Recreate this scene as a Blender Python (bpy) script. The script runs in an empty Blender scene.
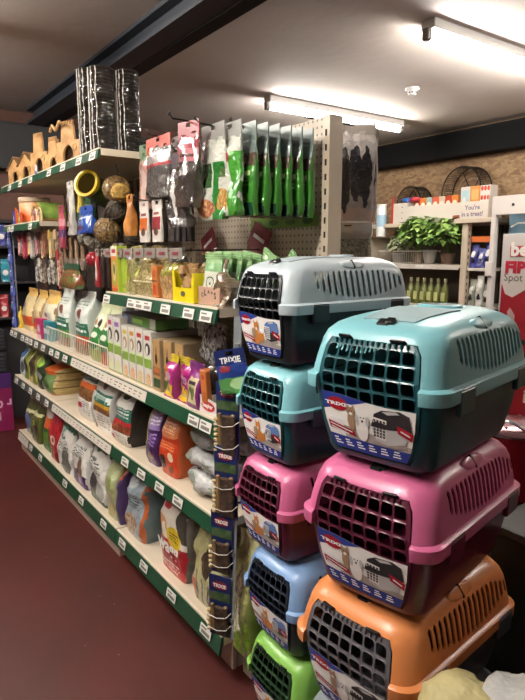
import bpy, bmesh, math, random
from mathutils import Vector, Matrix, noise
R = math.radians
rnd = random.Random(7)
scn = bpy.context.scene
COL = scn.collection

# ---------------------------------------------------------------- materials
MATS = {}
def lin(c):
    return tuple(((v/12.92) if v <= .04045 else ((v+.055)/1.055)**2.4) for v in c)
def hexc(h):
    h = h.lstrip('#'); return lin(tuple(int(h[i:i+2], 16)/255 for i in (0, 2, 4)))
def C4(c):
    if isinstance(c, str): c = hexc(c)
    return (c[0], c[1], c[2], 1)

def base_mat(name):
    m = bpy.data.materials.new(name); m.use_nodes = True
    nt = m.node_tree; b = nt.nodes['Principled BSDF']
    return m, nt, b

def add_bump(nt, b, scale, strength, dist=.01, detail=3, coord='Object', stretch=None):
    tc = nt.nodes.new('ShaderNodeTexCoord')
    n = nt.nodes.new('ShaderNodeTexNoise'); n.inputs['Scale'].default_value = scale
    n.inputs['Detail'].default_value = detail
    src = tc.outputs[coord]
    if stretch:
        mp = nt.nodes.new('ShaderNodeMapping'); mp.inputs['Scale'].default_value = stretch
        nt.links.new(src, mp.inputs['Vector']); src = mp.outputs[0]
    nt.links.new(src, n.inputs['Vector'])
    bp = nt.nodes.new('ShaderNodeBump'); bp.inputs['Strength'].default_value = strength
    bp.inputs['Distance'].default_value = dist
    nt.links.new(n.outputs['Fac'], bp.inputs['Height']); nt.links.new(bp.outputs[0], b.inputs['Normal'])
    return n

def M(name, col, rough=.5, metal=0, bump=None, coat=0, vary=None, trans=0, alpha=1, emit=None, spec=.5):
    """plain procedural material; vary=(other colour, noise scale) mixes in a second tone"""
    if name in MATS: return MATS[name]
    m, nt, b = base_mat(name)
    b.inputs['Base Color'].default_value = C4(col); b.inputs['Roughness'].default_value = rough
    b.inputs['Metallic'].default_value = metal; b.inputs['Coat Weight'].default_value = coat
    b.inputs['Coat Roughness'].default_value = .08
    b.inputs['Specular IOR Level'].default_value = spec
    if trans: b.inputs['Transmission Weight'].default_value = trans
    if alpha < 1: b.inputs['Alpha'].default_value = alpha
    if emit:
        b.inputs['Emission Color'].default_value = C4(emit[0]); b.inputs['Emission Strength'].default_value = emit[1]
    if vary:
        tc = nt.nodes.new('ShaderNodeTexCoord'); n = nt.nodes.new('ShaderNodeTexNoise')
        n.inputs['Scale'].default_value = vary[1]; n.inputs['Detail'].default_value = 5
        nt.links.new(tc.outputs['Object'], n.inputs['Vector'])
        cr = nt.nodes.new('ShaderNodeValToRGB'); cr.color_ramp.elements[0].position = .38; cr.color_ramp.elements[1].position = .62
        cr.color_ramp.elements[0].color = C4(col); cr.color_ramp.elements[1].color = C4(vary[0])
        nt.links.new(n.outputs['Fac'], cr.inputs['Fac']); nt.links.new(cr.outputs[0], b.inputs['Base Color'])
    if bump: add_bump(nt, b, *bump)
    MATS[name] = m
    return m

def pack(name, base, shapes, rough=.3, wrinkle=.5, coat=.3, wob=.0):
    """printed packaging: shapes laid out in the mesh's UV (u across the front, v up)
       ('b',v0,v1,col) band | ('r',u0,u1,v0,v1,col) | ('e',cu,cv,ru,rv,col) | 'k..' = same but filled with kibble/hay speckle (col2)"""
    if name in MATS: return MATS[name]
    m, nt, b = base_mat(name)
    N = nt.nodes.new; L = nt.links.new
    uv = N('ShaderNodeUVMap'); src = uv.outputs[0]
    nz = N('ShaderNodeTexNoise'); nz.inputs['Scale'].default_value = 6; L(src, nz.inputs['Vector'])
    if wob:
        sub = N('ShaderNodeVectorMath'); sub.operation = 'SUBTRACT'; L(nz.outputs['Color'], sub.inputs[0]); sub.inputs[1].default_value = (.5, .5, .5)
        sc = N('ShaderNodeVectorMath'); sc.operation = 'SCALE'; L(sub.outputs[0], sc.inputs[0]); sc.inputs['Scale'].default_value = wob
        ad = N('ShaderNodeVectorMath'); ad.operation = 'ADD'; L(src, ad.inputs[0]); L(sc.outputs[0], ad.inputs[1]); src = ad.outputs[0]
    sep = N('ShaderNodeSeparateXYZ'); L(src, sep.inputs[0])
    vor = None
    def speckle(c1, c2, sc=26):
        v = N('ShaderNodeTexVoronoi'); v.inputs['Scale'].default_value = sc; L(uv.outputs[0], v.inputs['Vector'])
        s = N('ShaderNodeSeparateXYZ'); L(v.outputs['Color'], s.inputs[0])
        mx = N('ShaderNodeMix'); mx.data_type = 'RGBA'; L(s.outputs[0], mx.inputs['Factor'])
        mx.inputs['A'].default_value = C4(c1); mx.inputs['B'].default_value = C4(c2)
        return mx.outputs['Result']
    def cmp(axis, a, c):
        n = N('ShaderNodeMath'); n.operation = 'COMPARE'; L(sep.outputs[axis], n.inputs[0])
        n.inputs[1].default_value = (a+c)/2; n.inputs[2].default_value = abs(c-a)/2
        return n.outputs[0]
    if isinstance(base, tuple) and isinstance(base[0], str):
        cur = speckle(base[0], base[1], base[2] if len(base) > 2 else 26)
    else:
        rgb = N('ShaderNodeRGB'); rgb.outputs[0].default_value = C4(base); cur = rgb.outputs[0]
    for s in shapes:
        k = s[0]; spk = k.startswith('k'); k = k.lstrip('k')
        if k == 'b': mask = cmp(1, s[1], s[2]); cols = s[3:]
        elif k == 'f':                                    # rows of small print: (u0,u1,v0,v1,col,rows)
            a = cmp(0, s[1], s[2]); c = cmp(1, s[3], s[4]); rows = s[6] if len(s) > 6 else 5
            vv = N('ShaderNodeMath'); vv.operation = 'MULTIPLY'; L(sep.outputs[1], vv.inputs[0]); vv.inputs[1].default_value = rows/(s[4]-s[3])
            fl = N('ShaderNodeMath'); fl.operation = 'FLOOR'; L(vv.outputs[0], fl.inputs[0])
            fc = N('ShaderNodeMath'); fc.operation = 'FRACT'; L(vv.outputs[0], fc.inputs[0])
            g1 = N('ShaderNodeMath'); g1.operation = 'GREATER_THAN'; g1.inputs[1].default_value = .5; L(fc.outputs[0], g1.inputs[0])
            cb = N('ShaderNodeCombineXYZ'); L(sep.outputs[0], cb.inputs[0]); L(fl.outputs[0], cb.inputs[1])
            sc2 = N('ShaderNodeVectorMath'); sc2.operation = 'MULTIPLY'; sc2.inputs[1].default_value = (22, 7.3, 1); L(cb.outputs[0], sc2.inputs[0])
            n2 = N('ShaderNodeTexNoise'); n2.inputs['Scale'].default_value = 1; n2.inputs['Detail'].default_value = 1; L(sc2.outputs[0], n2.inputs['Vector'])
            g2 = N('ShaderNodeMath'); g2.operation = 'GREATER_THAN'; g2.inputs[1].default_value = .44; L(n2.outputs['Fac'], g2.inputs[0])
            m1 = N('ShaderNodeMath'); m1.operation = 'MULTIPLY'; L(a, m1.inputs[0]); L(c, m1.inputs[1])
            m2 = N('ShaderNodeMath'); m2.operation = 'MULTIPLY'; L(g1.outputs[0], m2.inputs[0]); L(g2.outputs[0], m2.inputs[1])
            m3 = N('ShaderNodeMath'); m3.operation = 'MULTIPLY'; L(m1.outputs[0], m3.inputs[0]); L(m2.outputs[0], m3.inputs[1]); mask = m3.outputs[0]; cols = s[5:6]
        elif k == 'r':
            a = cmp(0, s[1], s[2]); c = cmp(1, s[3], s[4])
            mu = N('ShaderNodeMath'); mu.operation = 'MULTIPLY'; L(a, mu.inputs[0]); L(c, mu.inputs[1]); mask = mu.outputs[0]; cols = s[5:]
        else:
            su = N('ShaderNodeVectorMath'); su.operation = 'SUBTRACT'; L(src, su.inputs[0]); su.inputs[1].default_value = (s[1], s[2], 0)
            di = N('ShaderNodeVectorMath'); di.operation = 'DIVIDE'; L(su.outputs[0], di.inputs[0]); di.inputs[1].default_value = (s[3], s[4], 1)
            le = N('ShaderNodeVectorMath'); le.operation = 'LENGTH'; L(di.outputs[0], le.inputs[0])
            lt = N('ShaderNodeMath'); lt.operation = 'LESS_THAN'; L(le.outputs['Value'], lt.inputs[0]); lt.inputs[1].default_value = 1; mask = lt.outputs[0]; cols = s[5:]
        mx = N('ShaderNodeMix'); mx.data_type = 'RGBA'; L(mask, mx.inputs['Factor']); L(cur, mx.inputs['A'])
        if spk: L(speckle(cols[0], cols[1]), mx.inputs['B'])
        else: mx.inputs['B'].default_value = C4(cols[0])
        cur = mx.outputs['Result']
    L(cur, b.inputs['Base Color'])
    b.inputs['Roughness'].default_value = rough; b.inputs['Coat Weight'].default_value = coat; b.inputs['Coat Roughness'].default_value = .12
    if wrinkle: add_bump(nt, b, 20, min(1, wrinkle*1.3), .02, 3)
    MATS[name] = m
    return m

# ---------------------------------------------------------------- mesh builder
class MB:
    def __init__(s): s.v = []; s.f = []; s.m = []; s.sm = []; s.uv = {}
    def add(s, vs, fs, mi=0, smooth=False, xf=None):
        o = len(s.v)
        s.v += [tuple(xf @ Vector(p)) if xf else tuple(p) for p in vs]
        for i, f in enumerate(fs):
            s.f.append(tuple(o+k for k in f)); s.m.append(mi[i] if isinstance(mi, list) else mi); s.sm.append(smooth)
        return s
    def box(s, x0, x1, y0, y1, z0, z1, mi=0, xf=None):
        v = [(x, y, z) for z in (z0, z1) for y in (y0, y1) for x in (x0, x1)]
        return s.add(v, [(0, 2, 3, 1), (4, 5, 7, 6), (0, 1, 5, 4), (2, 6, 7, 3), (0, 4, 6, 2), (1, 3, 7, 5)], mi, False, xf)
    def bbox(s, x0, x1, y0, y1, z0, z1, b=.004, mi=0, xf=None):
        """bevelled box: chamfered by b"""
        b = min(b, (x1-x0)*.45, (y1-y0)*.45, (z1-z0)*.45)
        rings = []
        for z, i in ((z0, b), (z0+b, 0), (z1-b, 0), (z1, b)):
            xa, xb, ya, yb = x0+i, x1-i, y0+i, y1-i; c = b if i == 0 else b*.4
            rings.append([(xa+c, ya, z), (xb-c, ya, z), (xb, ya+c, z), (xb, yb-c, z), (xb-c, yb, z), (xa+c, yb, z), (xa, yb-c, z), (xa, ya+c, z)])
        return s.loft(rings, mi, False, True, True, xf)
    def loft(s, rings, mi=0, smooth=True, cap0=True, cap1=True, xf=None, closed=True):
        n = len(rings[0]); vs = [p for r in rings for p in r]; fs = []
        for i in range(len(rings)-1):
            for j in range(n if closed else n-1):
                k = (j+1) % n
                fs.append((i*n+j, i*n+k, (i+1)*n+k, (i+1)*n+j))
        if cap0: fs.append(tuple(reversed(range(n))))
        if cap1: fs.append(tuple(range((len(rings)-1)*n, len(rings)*n)))
        return s.add(vs, fs, mi, smooth, xf)
    def cyl(s, c, r, h, n=16, mi=0, r2=None, xf=None, smooth=True):
        r2 = r if r2 is None else r2
        return s.loft([[(c[0]+q*math.cos(t*2*math.pi/n), c[1]+q*math.sin(t*2*math.pi/n), z) for t in range(n)] for q, z in ((r, c[2]), (r2, c[2]+h))], mi, smooth, True, True, xf)
    def lathe(s, prof, n=20, mi=0, xf=None):
        return s.loft([[(r*math.cos(t*2*math.pi/n), r*math.sin(t*2*math.pi/n), z) for t in range(n)] for r, z in prof], mi, True, True, True, xf)
    def tube(s, pts, r, n=6, mi=0, xf=None, closed=False):
        pts = [Vector(p) for p in pts]; rings = []
        for i, p in enumerate(pts):
            a = pts[i-1] if (i or closed) else p; b = pts[(i+1) % len(pts)] if (i < len(pts)-1 or closed) else p
            d = (b-a).normalized(); u = d.cross(Vector((0, 0, 1)) if abs(d.z) < .9 else Vector((1, 0, 0))).normalized(); w = d.cross(u)
            rr = r[i] if isinstance(r, (list, tuple)) else r
            rings.append([tuple(p + u*rr*math.cos(t*2*math.pi/n) + w*rr*math.sin(t*2*math.pi/n)) for t in range(n)])
        if closed: rings.append(rings[0])
        return s.loft(rings, mi, True, not closed, not closed, xf)
    def prism(s, poly, y0, y1, mi=0, xf=None, axis='y'):
        n = len(poly)
        if axis == 'y': vs = [(x, y0, z) for x, z in poly] + [(x, y1, z) for x, z in poly]
        elif axis == 'x': vs = [(y0, x, z) for x, z in poly] + [(y1, x, z) for x, z in poly]
        else: vs = [(x, z, y0) for x, z in poly] + [(x, z, y1) for x, z in poly]
        fs = [tuple(range(n)), tuple(reversed(range(n, 2*n)))] + [(j, j+n, (j+1) % n+n, (j+1) % n) for j in range(n)]
        return s.add(vs, fs, mi, False, xf)
    def obj(s, name, mats, parent=None, loc=(0, 0, 0), rot=(0, 0, 0), uvbox=None, fix=True, angle=40):
        me = bpy.data.meshes.new(name); me.from_pydata(s.v, [], s.f)
        if not isinstance(mats, (list, tuple)): mats = [mats]
        for m in mats: me.materials.append(m)
        for i, p in enumerate(me.polygons): p.material_index = s.m[i]; p.use_smooth = s.sm[i]
        if uvbox:
            u = me.uv_layers.new(name='UVMap'); x0, x1, z0, z1 = uvbox
            for l in me.loops:
                c = me.vertices[l.vertex_index].co
                u.data[l.index].uv = ((c.x-x0)/(x1-x0), (c.z-z0)/(z1-z0))
        if fix:
            bm = bmesh.new(); bm.from_mesh(me); bmesh.ops.recalc_face_normals(bm, faces=bm.faces); bm.to_mesh(me); bm.free()
        if any(s.sm): me.set_sharp_from_angle(angle=R(angle))
        me.update()
        return link(name, me, parent, loc, rot)
def link(name, data, parent=None, loc=(0, 0, 0), rot=(0, 0, 0)):
    o = bpy.data.objects.new(name, data); COL.objects.link(o)
    o.parent = parent; o.location = loc; o.rotation_euler = rot
    return o
def tag(o, label, cat, group=None, kind=None):
    if label: o['label'] = label
    if cat: o['category'] = cat
    if group: o['group'] = group
    if kind: o['kind'] = kind
    return o
def thing(name, label, cat, loc=(0, 0, 0), rz=0, group=None):
    return tag(link(name, None, None, loc, (0, 0, rz)), label, cat, group)
def copy_tree(o, parent=None, top=True):
    kids = list(o.children); c = o.copy(); COL.objects.link(c); c.parent = parent
    for ch in kids: copy_tree(ch, c, False)
    return c
def box_obj(name, dims, mats, parent=None, loc=(0, 0, 0), rot=(0, 0, 0), b=.003):
    m = MB(); m.bbox(*dims, b); return m.obj(name, mats, parent, loc, rot)

# text as mesh data: list of verts (2D) and faces, height normalised
_txt = {}
def text_poly(t, bold=0.0):
    k = (t, bold)
    if k in _txt: return _txt[k]
    cu = bpy.data.curves.new('lettering', 'FONT'); cu.body = t; cu.align_x = 'CENTER'; cu.align_y = 'CENTER'; cu.offset = bold; cu.resolution_u = 2
    o = bpy.data.objects.new('lettering', cu); COL.objects.link(o)
    me = bpy.data.meshes.new_from_object(o.evaluated_get(bpy.context.evaluated_depsgraph_get()))
    vs = [(v.co.x, v.co.y) for v in me.vertices]; fs = [tuple(p.vertices) for p in me.polygons]
    bpy.data.objects.remove(o); bpy.data.curves.remove(cu); bpy.data.meshes.remove(me)
    xs = [v[0] for v in vs]; ys = [v[1] for v in vs]; cx = (min(xs)+max(xs))/2; cy = (min(ys)+max(ys))/2; w = max(xs)-min(xs)
    vs = [((x-cx)/w, (y-cy)/w) for x, y in vs]
    _txt[k] = (vs, fs); return _txt[k]
def lettering(t, width, mat, parent, loc, rot=(R(90), 0, 0), bold=.02, stretch=1, name='lettering'):
    """flat printed lettering, .6 mm thick, standing in its parent's XZ plane facing -Y by default"""
    vs, fs = text_poly(t, bold)
    m = MB(); m.add([(x*width, y*width*stretch, 0) for x, y in vs], fs)
    return m.obj(name, mat, parent, loc, rot, fix=False)

# ---------------------------------------------------------------- soft packs
def bag_mesh(w, d, h, seed=0, taper=.35, fin=.03, waist=0, crumple=.006, topw=1.0, knot=False, n=28, side=True):
    """stand-up / pillow pack: square gusset at the bottom, thin crimped fin at the top. front faces -Y, base at z=0"""
    mb = MB(); rings = []; nr = 16
    hb = h-fin
    ts = [i/(nr-1) for i in range(nr)]
    for t in ts:
        z = t*hb
        e = .35 if t < taper else .35+.65*(t-taper)/(1-taper)      # section exponent: boxy to lens
        bot = 1-.06*math.exp(-t*14)
        k = 1 if t < 1-taper-.0 else None
        u = max(0, (t-(1-taper))/taper)
        dd = d/2*bot*(1-.06*math.cos(t*9+seed))*(1-u**1.4) + .004*u
        ww = w/2*bot*(1-.015*math.sin(t*7+seed)) * (1+(topw-1)*u)
        if knot: ww *= (1-.82*u**1.6); dd = max(dd, ww*.35)
        ring = []
        for j in range(n):
            a = 2*math.pi*(j+.5)/n; c, s_ = math.cos(a), math.sin(a)
            x = ww*math.copysign(abs(c)**e, c); y = dd*math.copysign(abs(s_)**min(e, .75), s_)
            ring.append([x, y, z])
        rings.append(ring)
    # fin
    last = rings[-1]
    for q in (.35, 1):
        sc = 1.0 if not knot else 1+1.6*q
        rings.append([[p[0]*sc, p[1]*(.6 if not knot else 1.1)+.004*math.sin(p[0]*90+seed)*q, hb+fin*q+(.006*math.sin(p[0]*40+seed) if knot else 0)] for p in last])
    for i, ring in enumerate(rings):
        amp = crumple*min(1, i/2)
        for p in ring:
            q = Vector((p[0]*11+seed*3.1, p[1]*11, p[2]*9+seed))
            nv = noise.noise_vector(q)*amp*1.6 + noise.noise_vector(q*2.7)*amp*.8
            p[0] += nv.x*.6; p[1] += nv.y*1.5*min(1, abs(p[1])/.02+.2); p[2] += nv.z*.4 if i else 0
    mb.loft(rings, 0, True)
    if side:                                                     # side gusset material on +-X faces
        for i, f in enumerate(mb.f):
            if len(f) == 4:
                a, b, c = (Vector(mb.v[f[k]]) for k in (0, 1, 2)); nrm = (b-a).cross(c-a)
                if nrm.length > 0 and abs(nrm.normalized().x) > .8: mb.m[i] = 1
    return mb
def bag(label, x0, x1, y, z, h, d, front, side=None, name='pet_food_bag', cat='bag', group=None, rz=0, seed=None, ry=0, rx=0, seal=None, **kw):
    seed = rnd.random()*20 if seed is None else seed
    w = x1-x0
    mb = bag_mesh(w, d, h, seed, side=bool(side), **kw)
    o = mb.obj(name, [front, side or front], None, ((x0+x1)/2, y+d/2, z), (rx, ry, rz), uvbox=(-w/2, w/2, 0, h), angle=70)
    tag(o, label, cat, group)
    if seal:
        m = MB(); hw = w/2*.97
        for k in range(3): m.box(-hw, hw, -.0035, .0035, h-.006-k*.008, h-.002-k*.008)
        m.obj('top_seal', seal, o)
    return o
def carton(label, x0, x1, y, z, h, d, front, side, name='food_carton', cat='box', group=None, rz=0, tilt=0, window=None):
    w = x1-x0
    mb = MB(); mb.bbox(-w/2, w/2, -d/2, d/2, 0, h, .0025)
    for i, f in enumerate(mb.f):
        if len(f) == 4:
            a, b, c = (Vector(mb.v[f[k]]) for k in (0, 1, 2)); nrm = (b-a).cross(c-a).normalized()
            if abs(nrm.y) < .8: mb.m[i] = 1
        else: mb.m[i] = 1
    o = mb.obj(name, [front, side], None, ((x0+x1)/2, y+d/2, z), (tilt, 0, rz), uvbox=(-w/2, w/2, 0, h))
    tag(o, label, cat, group)
    m = MB(); m.box(-w/2+.004, w/2-.004, -d/2+.001, -d/2+.03, h-.0005, h+.0012); m.obj('top_flap', side, o)
    return o
# ================================================================ SETTING
CEIL = 2.7
YF, YB = .965, 1.42           # shelf fronts and back panel of the gondola
XN, XB_, XA, XF = -1.6, -2.6, -3.6, -4.6

def wallmat(name, c1, c2, scale, rough, bs, bst, stretch=None):
    m, nt, b = base_mat(name); N = nt.nodes.new; L = nt.links.new
    tc = N('ShaderNodeTexCoord'); n = N('ShaderNodeTexNoise'); n.inputs['Scale'].default_value = scale; n.inputs['Detail'].default_value = 8
    L(tc.outputs['Object'], n.inputs['Vector'])
    cr = N('ShaderNodeValToRGB'); e = cr.color_ramp.elements; e[0].position = .35; e[1].position = .68; e[0].color = C4(c1); e[1].color = C4(c2)
    L(n.outputs['Fac'], cr.inputs['Fac']); L(cr.outputs[0], b.inputs['Base Color']); b.inputs['Roughness'].default_value = rough
    add_bump(nt, b, bs, bst, .01, 6, 'Object', stretch)
    return m
def structure(o): o['kind'] = 'structure'; return o
def slab(name, dims, mat):
    m = MB(); m.box(*dims); return structure(m.obj(name, mat))

floor_m = wallmat('floor_red_paint', '#45150f', '#38110c', 2.2, .5, 60, .06)
nt = floor_m.node_tree; N = nt.nodes.new; L = nt.links.new           # scattered pale scuffs and grit
b = nt.nodes['Principled BSDF']; tc = N('ShaderNodeTexCoord'); vo = N('ShaderNodeTexVoronoi'); vo.inputs['Scale'].default_value = 9; L(tc.outputs['Object'], vo.inputs['Vector'])
lt = N('ShaderNodeMath'); lt.operation = 'LESS_THAN'; lt.inputs[1].default_value = .035; L(vo.outputs['Distance'], lt.inputs[0])
old = b.inputs['Base Color'].links[0].from_socket; mx = N('ShaderNodeMix'); mx.data_type = 'RGBA'; L(lt.outputs[0], mx.inputs['Factor']); L(old, mx.inputs['A']); mx.inputs['B'].default_value = C4('#8a5a4c'); L(mx.outputs['Result'], b.inputs['Base Color'])
slab('floor', (-6, 2.5, -3.5, 5.4, -.05, 0), floor_m)
slab('ceiling', (-6, 2.5, -3.5, 5.4, CEIL, CEIL+.05), wallmat('ceiling_paint', '#cbc4be', '#bcb4ad', 1.3, .75, 14, .2))
slab('wall_left', (-5.9, -5.55, -3.5, 5.4, 0, CEIL), wallmat('brown_wall', '#54372b', '#472d24', 1.5, .8, 20, .1))
slab('wall_right', (2.3, 2.5, -3.5, 5.4, 0, CEIL), wallmat('plain_wall', '#8f857c', '#857b72', 1.5, .8, 20, .1))
slab('wall_front', (-6, 2.5, -3.6, -3.5, 0, CEIL), MATS.get('x') or wallmat('plain_wall_front', '#8f857c', '#857b72', 1.5, .8, 20, .1))
# OSB wall: flakes from two stretched voronoi layers
m, nt, b = base_mat('osb_board'); N = nt.nodes.new; L = nt.links.new
tc = N('ShaderNodeTexCoord'); mp = N('ShaderNodeMapping'); mp.inputs['Scale'].default_value = (13, 13, 26); mp.inputs['Rotation'].default_value = (0, .5, 0); L(tc.outputs['Object'], mp.inputs[0])
vo = N('ShaderNodeTexVoronoi'); vo.inputs['Scale'].default_value = 1.6; vo.inputs['Randomness'].default_value = 1; L(mp.outputs[0], vo.inputs['Vector'])
nz = N('ShaderNodeTexNoise'); nz.inputs['Scale'].default_value = 5; nz.inputs['Detail'].default_value = 8; L(mp.outputs[0], nz.inputs['Vector'])
se = N('ShaderNodeSeparateXYZ'); L(vo.outputs['Color'], se.inputs[0]); ad = N('ShaderNodeMath'); ad.operation = 'ADD'; L(se.outputs[0], ad.inputs[0]); L(nz.outputs['Fac'], ad.inputs[1])
cr = N('ShaderNodeValToRGB'); e = cr.color_ramp.elements; e[0].position = .35; e[1].position = 1.0; e[0].color = C4('#7d6248'); e[1].color = C4('#a78c69')
hf = N('ShaderNodeMath'); hf.operation = 'MULTIPLY'; hf.inputs[1].default_value = .62; L(ad.outputs[0], hf.inputs[0]); L(hf.outputs[0], cr.inputs[0]); L(cr.outputs[0], b.inputs['Base Color']); b.inputs['Roughness'].default_value = .8
slab('wall_back', (-6, 2.5, 5.1, 5.4, 0, CEIL), m)

steel = M('beam_black_paint', '#343a42', .5, bump=(30, .08))
def ibeam(name, y, w, z0, z1, x0=-5.395, x1=2.3):
    m = MB(); t = .02
    m.box(x0, x1, y-w/2, y+w/2, z0, z0+t); m.box(x0, x1, y-w/2, y+w/2, z1-t, z1); m.box(x0, x1, y-.008, y+.008, z0+t, z1-t)
    return structure(m.obj(name, steel))
ibeam('ceiling_beam', 1.435, .13, 2.575, CEIL)
slab('ceiling_beam', (-5.4, 2.3, 1.503, 1.59, 2.57, CEIL-.001), M('beam_timber_black', '#131315', .7))
slab('ceiling_beam', (-5.545, -5.4, -3.5, 4.92, 2.2, 2.58), M('beam_timber_black', '#131315', .7))  # board added for the dark band along the left wall
slab('ceiling_beam', (-5.55, 2.3, 4.93, 5.1, 2.42, 2.655), M('beam_dark_board', '#0d0e10', .85, spec=.2))
pw = M('lamp_white_metal', '#d8d8d6', .35)
glow = M('lamp_tube_glow', '#ffffff', .4, emit=('#fff6ec', 92))
glow_added = M('lamp_tube_glow_added', '#ffffff', .4, emit=('#fff6ec', 225))  # emission of the unseen tubes added over the front aisle
LIGHTS = []
def tube_light(x, y0, y1, label, rz=0, glow=glow):
    t = thing('fluorescent_light', label, 'ceiling light', (x, (y0+y1)/2, CEIL), rz, 'ceiling tube lights')
    l = (y1-y0)/2
    m = MB(); m.bbox(-.045, .045, -l, l, -.05, 0, .004); m.obj('light_housing', pw, t)
    for s in (-1, 1):
        m = MB(); m.bbox(-.02, .02, s*l-.02, s*l+.02, -.105, -.045, .005); m.obj('end_cap', M('lamp_cap', '#8a8580', .5), t)
    m = MB(); m.tube([(0, -l+.02, -.083), (0, l-.02, -.083)], .017, 12); m.obj('light_tube', glow, t)
tube_light(-3.88, 2.80, 4.33, 'long glowing fluorescent tube on the ceiling, the one farther left, above the hanging green packets')
tube_light(-2.17, 2.60, 4.13, 'glowing fluorescent tube at the top right corner, nearest the camera')
for x in (-3.6, -1.3):
    tube_light(x, -1.1, .4, 'added unseen ceiling tube light over the front aisle, %s one' % {-3.6: 'left', -1.3: 'right'}[x], glow=glow_added)  # added out of view to light the shelf and carrier fronts
tube_light(-.45, 3.0, 4.5, 'added unseen ceiling tube light over the rear aisle, rightmost one')  # unseen tube added for light from above the rear aisle
# smoke detector
t = thing('smoke_detector', 'small round white smoke detector on the ceiling between the two tubes', 'smoke detector', (-3.08, 3.55, CEIL))
m = MB(); m.lathe([(.05, 0), (.052, -.012), (.046, -.02)], 24); m.obj('base', pw, t)
m = MB(); m.lathe([(.036, -.02), (.036, -.024), (.03, -.05), (.018, -.056)], 20); m.obj('sensor_head', pw, t)
m = MB()
for k in range(8): a = k*math.pi/4; m.box(-.006, .006, .0325, .036, -.042, -.03, xf=Matrix.Rotation(a, 4, 'Z'))
m.obj('vent_slot', M('dark_vent', '#2b2b2b', .6), t)

# ================================================================ GONDOLA
cream = M('cream_powder_coat', '#cfc2ae', .4, vary=('#c6b8a2', 3))
creamd = M('cream_shelf_edge', '#d8ccb8', .4)
green = M('rail_green', '#18452f', .35)
grey_rail = M('rail_grey_dark', '#41443f', .4)
ticket_m = M('ticket_paper', '#d9d7d0', .5)
ink = M('ticket_ink', '#3a3a38', .6)
strip_m = M('label_strip_white', '#cfc8bc', .4)
# pegboard with a regular grid of small holes
m, nt, b = base_mat('pegboard'); N = nt.nodes.new; L = nt.links.new
tc = N('ShaderNodeTexCoord'); sc = N('ShaderNodeVectorMath'); sc.operation = 'MULTIPLY'; sc.inputs[1].default_value = (40, 0, 40); L(tc.outputs['Object'], sc.inputs[0])
fr = N('ShaderNodeVectorMath'); fr.operation = 'FRACTION'; L(sc.outputs[0], fr.inputs[0]); sb = N('ShaderNodeVectorMath'); sb.operation = 'SUBTRACT'; sb.inputs[1].default_value = (.5, 0, .5); L(fr.outputs[0], sb.inputs[0])
le = N('ShaderNodeVectorMath'); le.operation = 'LENGTH'; L(sb.outputs[0], le.inputs[0]); lt = N('ShaderNodeMath'); lt.operation = 'LESS_THAN'; lt.inputs[1].default_value = .2; L(le.outputs['Value'], lt.inputs[0])
mx = N('ShaderNodeMix'); mx.data_type = 'RGBA'; L(lt.outputs[0], mx.inputs['Factor']); mx.inputs['A'].default_value = C4('#c3b8a6'); mx.inputs['B'].default_value = C4('#7a7164'); L(mx.outputs['Result'], b.inputs['Base Color']); b.inputs['Roughness'].default_value = .5
peg = m

def shelf(bay, z, x0, x1, rail, tickets=(), strip=None, y0=YF, th=.03, lip=.055, y1=YB, name='shelf'):
    m = MB(); m.box(x0+.004, x1-.004, y0+.004, y1, z-th, z)
    s = m.obj(name, cream, bay)
    m = MB(); m.box(x0+.004, x1-.004, y0-.004, y0+.006, z-.004, z+.003); m.obj('shelf_edge', creamd, s)
    m = MB(); m.prism([(y0-.006, z-.004), (y0-.006-.012, z-lip), (y0-.003-.012+.006, z-lip-.001), (y0+.002, z-.004)], x0+.003, x1-.003, axis='x'); m.obj('price_rail', rail, s)
    if strip:
        a, c = strip
        m = MB(); m.prism([(y0-.0085, z-.009), (y0-.0185, z-lip+.004), (y0-.0165, z-lip+.004), (y0-.0065, z-.009)], a, c, axis='x'); k = a+.03
        r2 = random.Random(int(abs(a)*100))
        while k < c-.05:
            wd = .02+r2.random()*.02
            for q in (0, 1):
                zz = z-.022-q*.013; yy = y0-.0087-.0103*((z-.009-zz)/(lip-.013))-.0012
                m.box(k, k+wd*(1-.4*q), yy, yy+.0006, zz-.004, zz, 1)
            k += .055
        m.obj('label_strip', [strip_m, ink], s)
    for tx in tickets:
        m = MB(); m.box(-.038, .038, -.001, .001, -.036, 0); m.box(-.030, .006, -.0016, -.0011, -.012, -.006, 1); m.box(-.026, .030, -.0016, -.0011, -.030, -.018, 1)
        tk = m.obj('price_ticket', [ticket_m, M('ticket_grey_ink', '#77746e', .6)], s, (tx, y0-.0125, z-.012), (R(-13), 0, 0))
    return s
def price_marks():
    for o in list(bpy.data.objects):
        if o.name.startswith('price_ticket'):
            pass
def gondola_bay(label, x0, x1, panel_z1=1.97):
    t = thing('shelving_bay', label, 'shelving', (0, 0, 0), 0, None)
    m = MB(); m.box(x0+.02, x1-.02, YB, YB+.012, .1, panel_z1); m.obj('back_panel', peg, t)
    return t
def upright(bay, x, ztop=1.97):
    m = MB(); m.box(x-.018, x+.018, YB-.012, YB+.05, 0, ztop)
    u = m.obj('upright', cream, bay)
    m = MB(); z = .2
    while z < ztop-.04:
        m.box(x-.005, x+.005, YB-.0128, YB-.0118, z, z+.022); z += .05
    m.obj('slot_row', M('slot_dark', '#2a2622', .8), u)
    return u
near = gondola_bay('nearest bay of cream shelving with green price rails, beside the stacked pet carriers', XB_, XN)
midb = gondola_bay('middle bay of cream shelving whose lowest two shelves carry cat and dog food bags', XA, XB_)
farb = gondola_bay('farthest bay of cream shelving at the left edge, with an extra upper shelf of toys', XF, XA)
upright(near, XN); upright(near, XB_); upright(midb, XA); upright(farb, XF)
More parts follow.
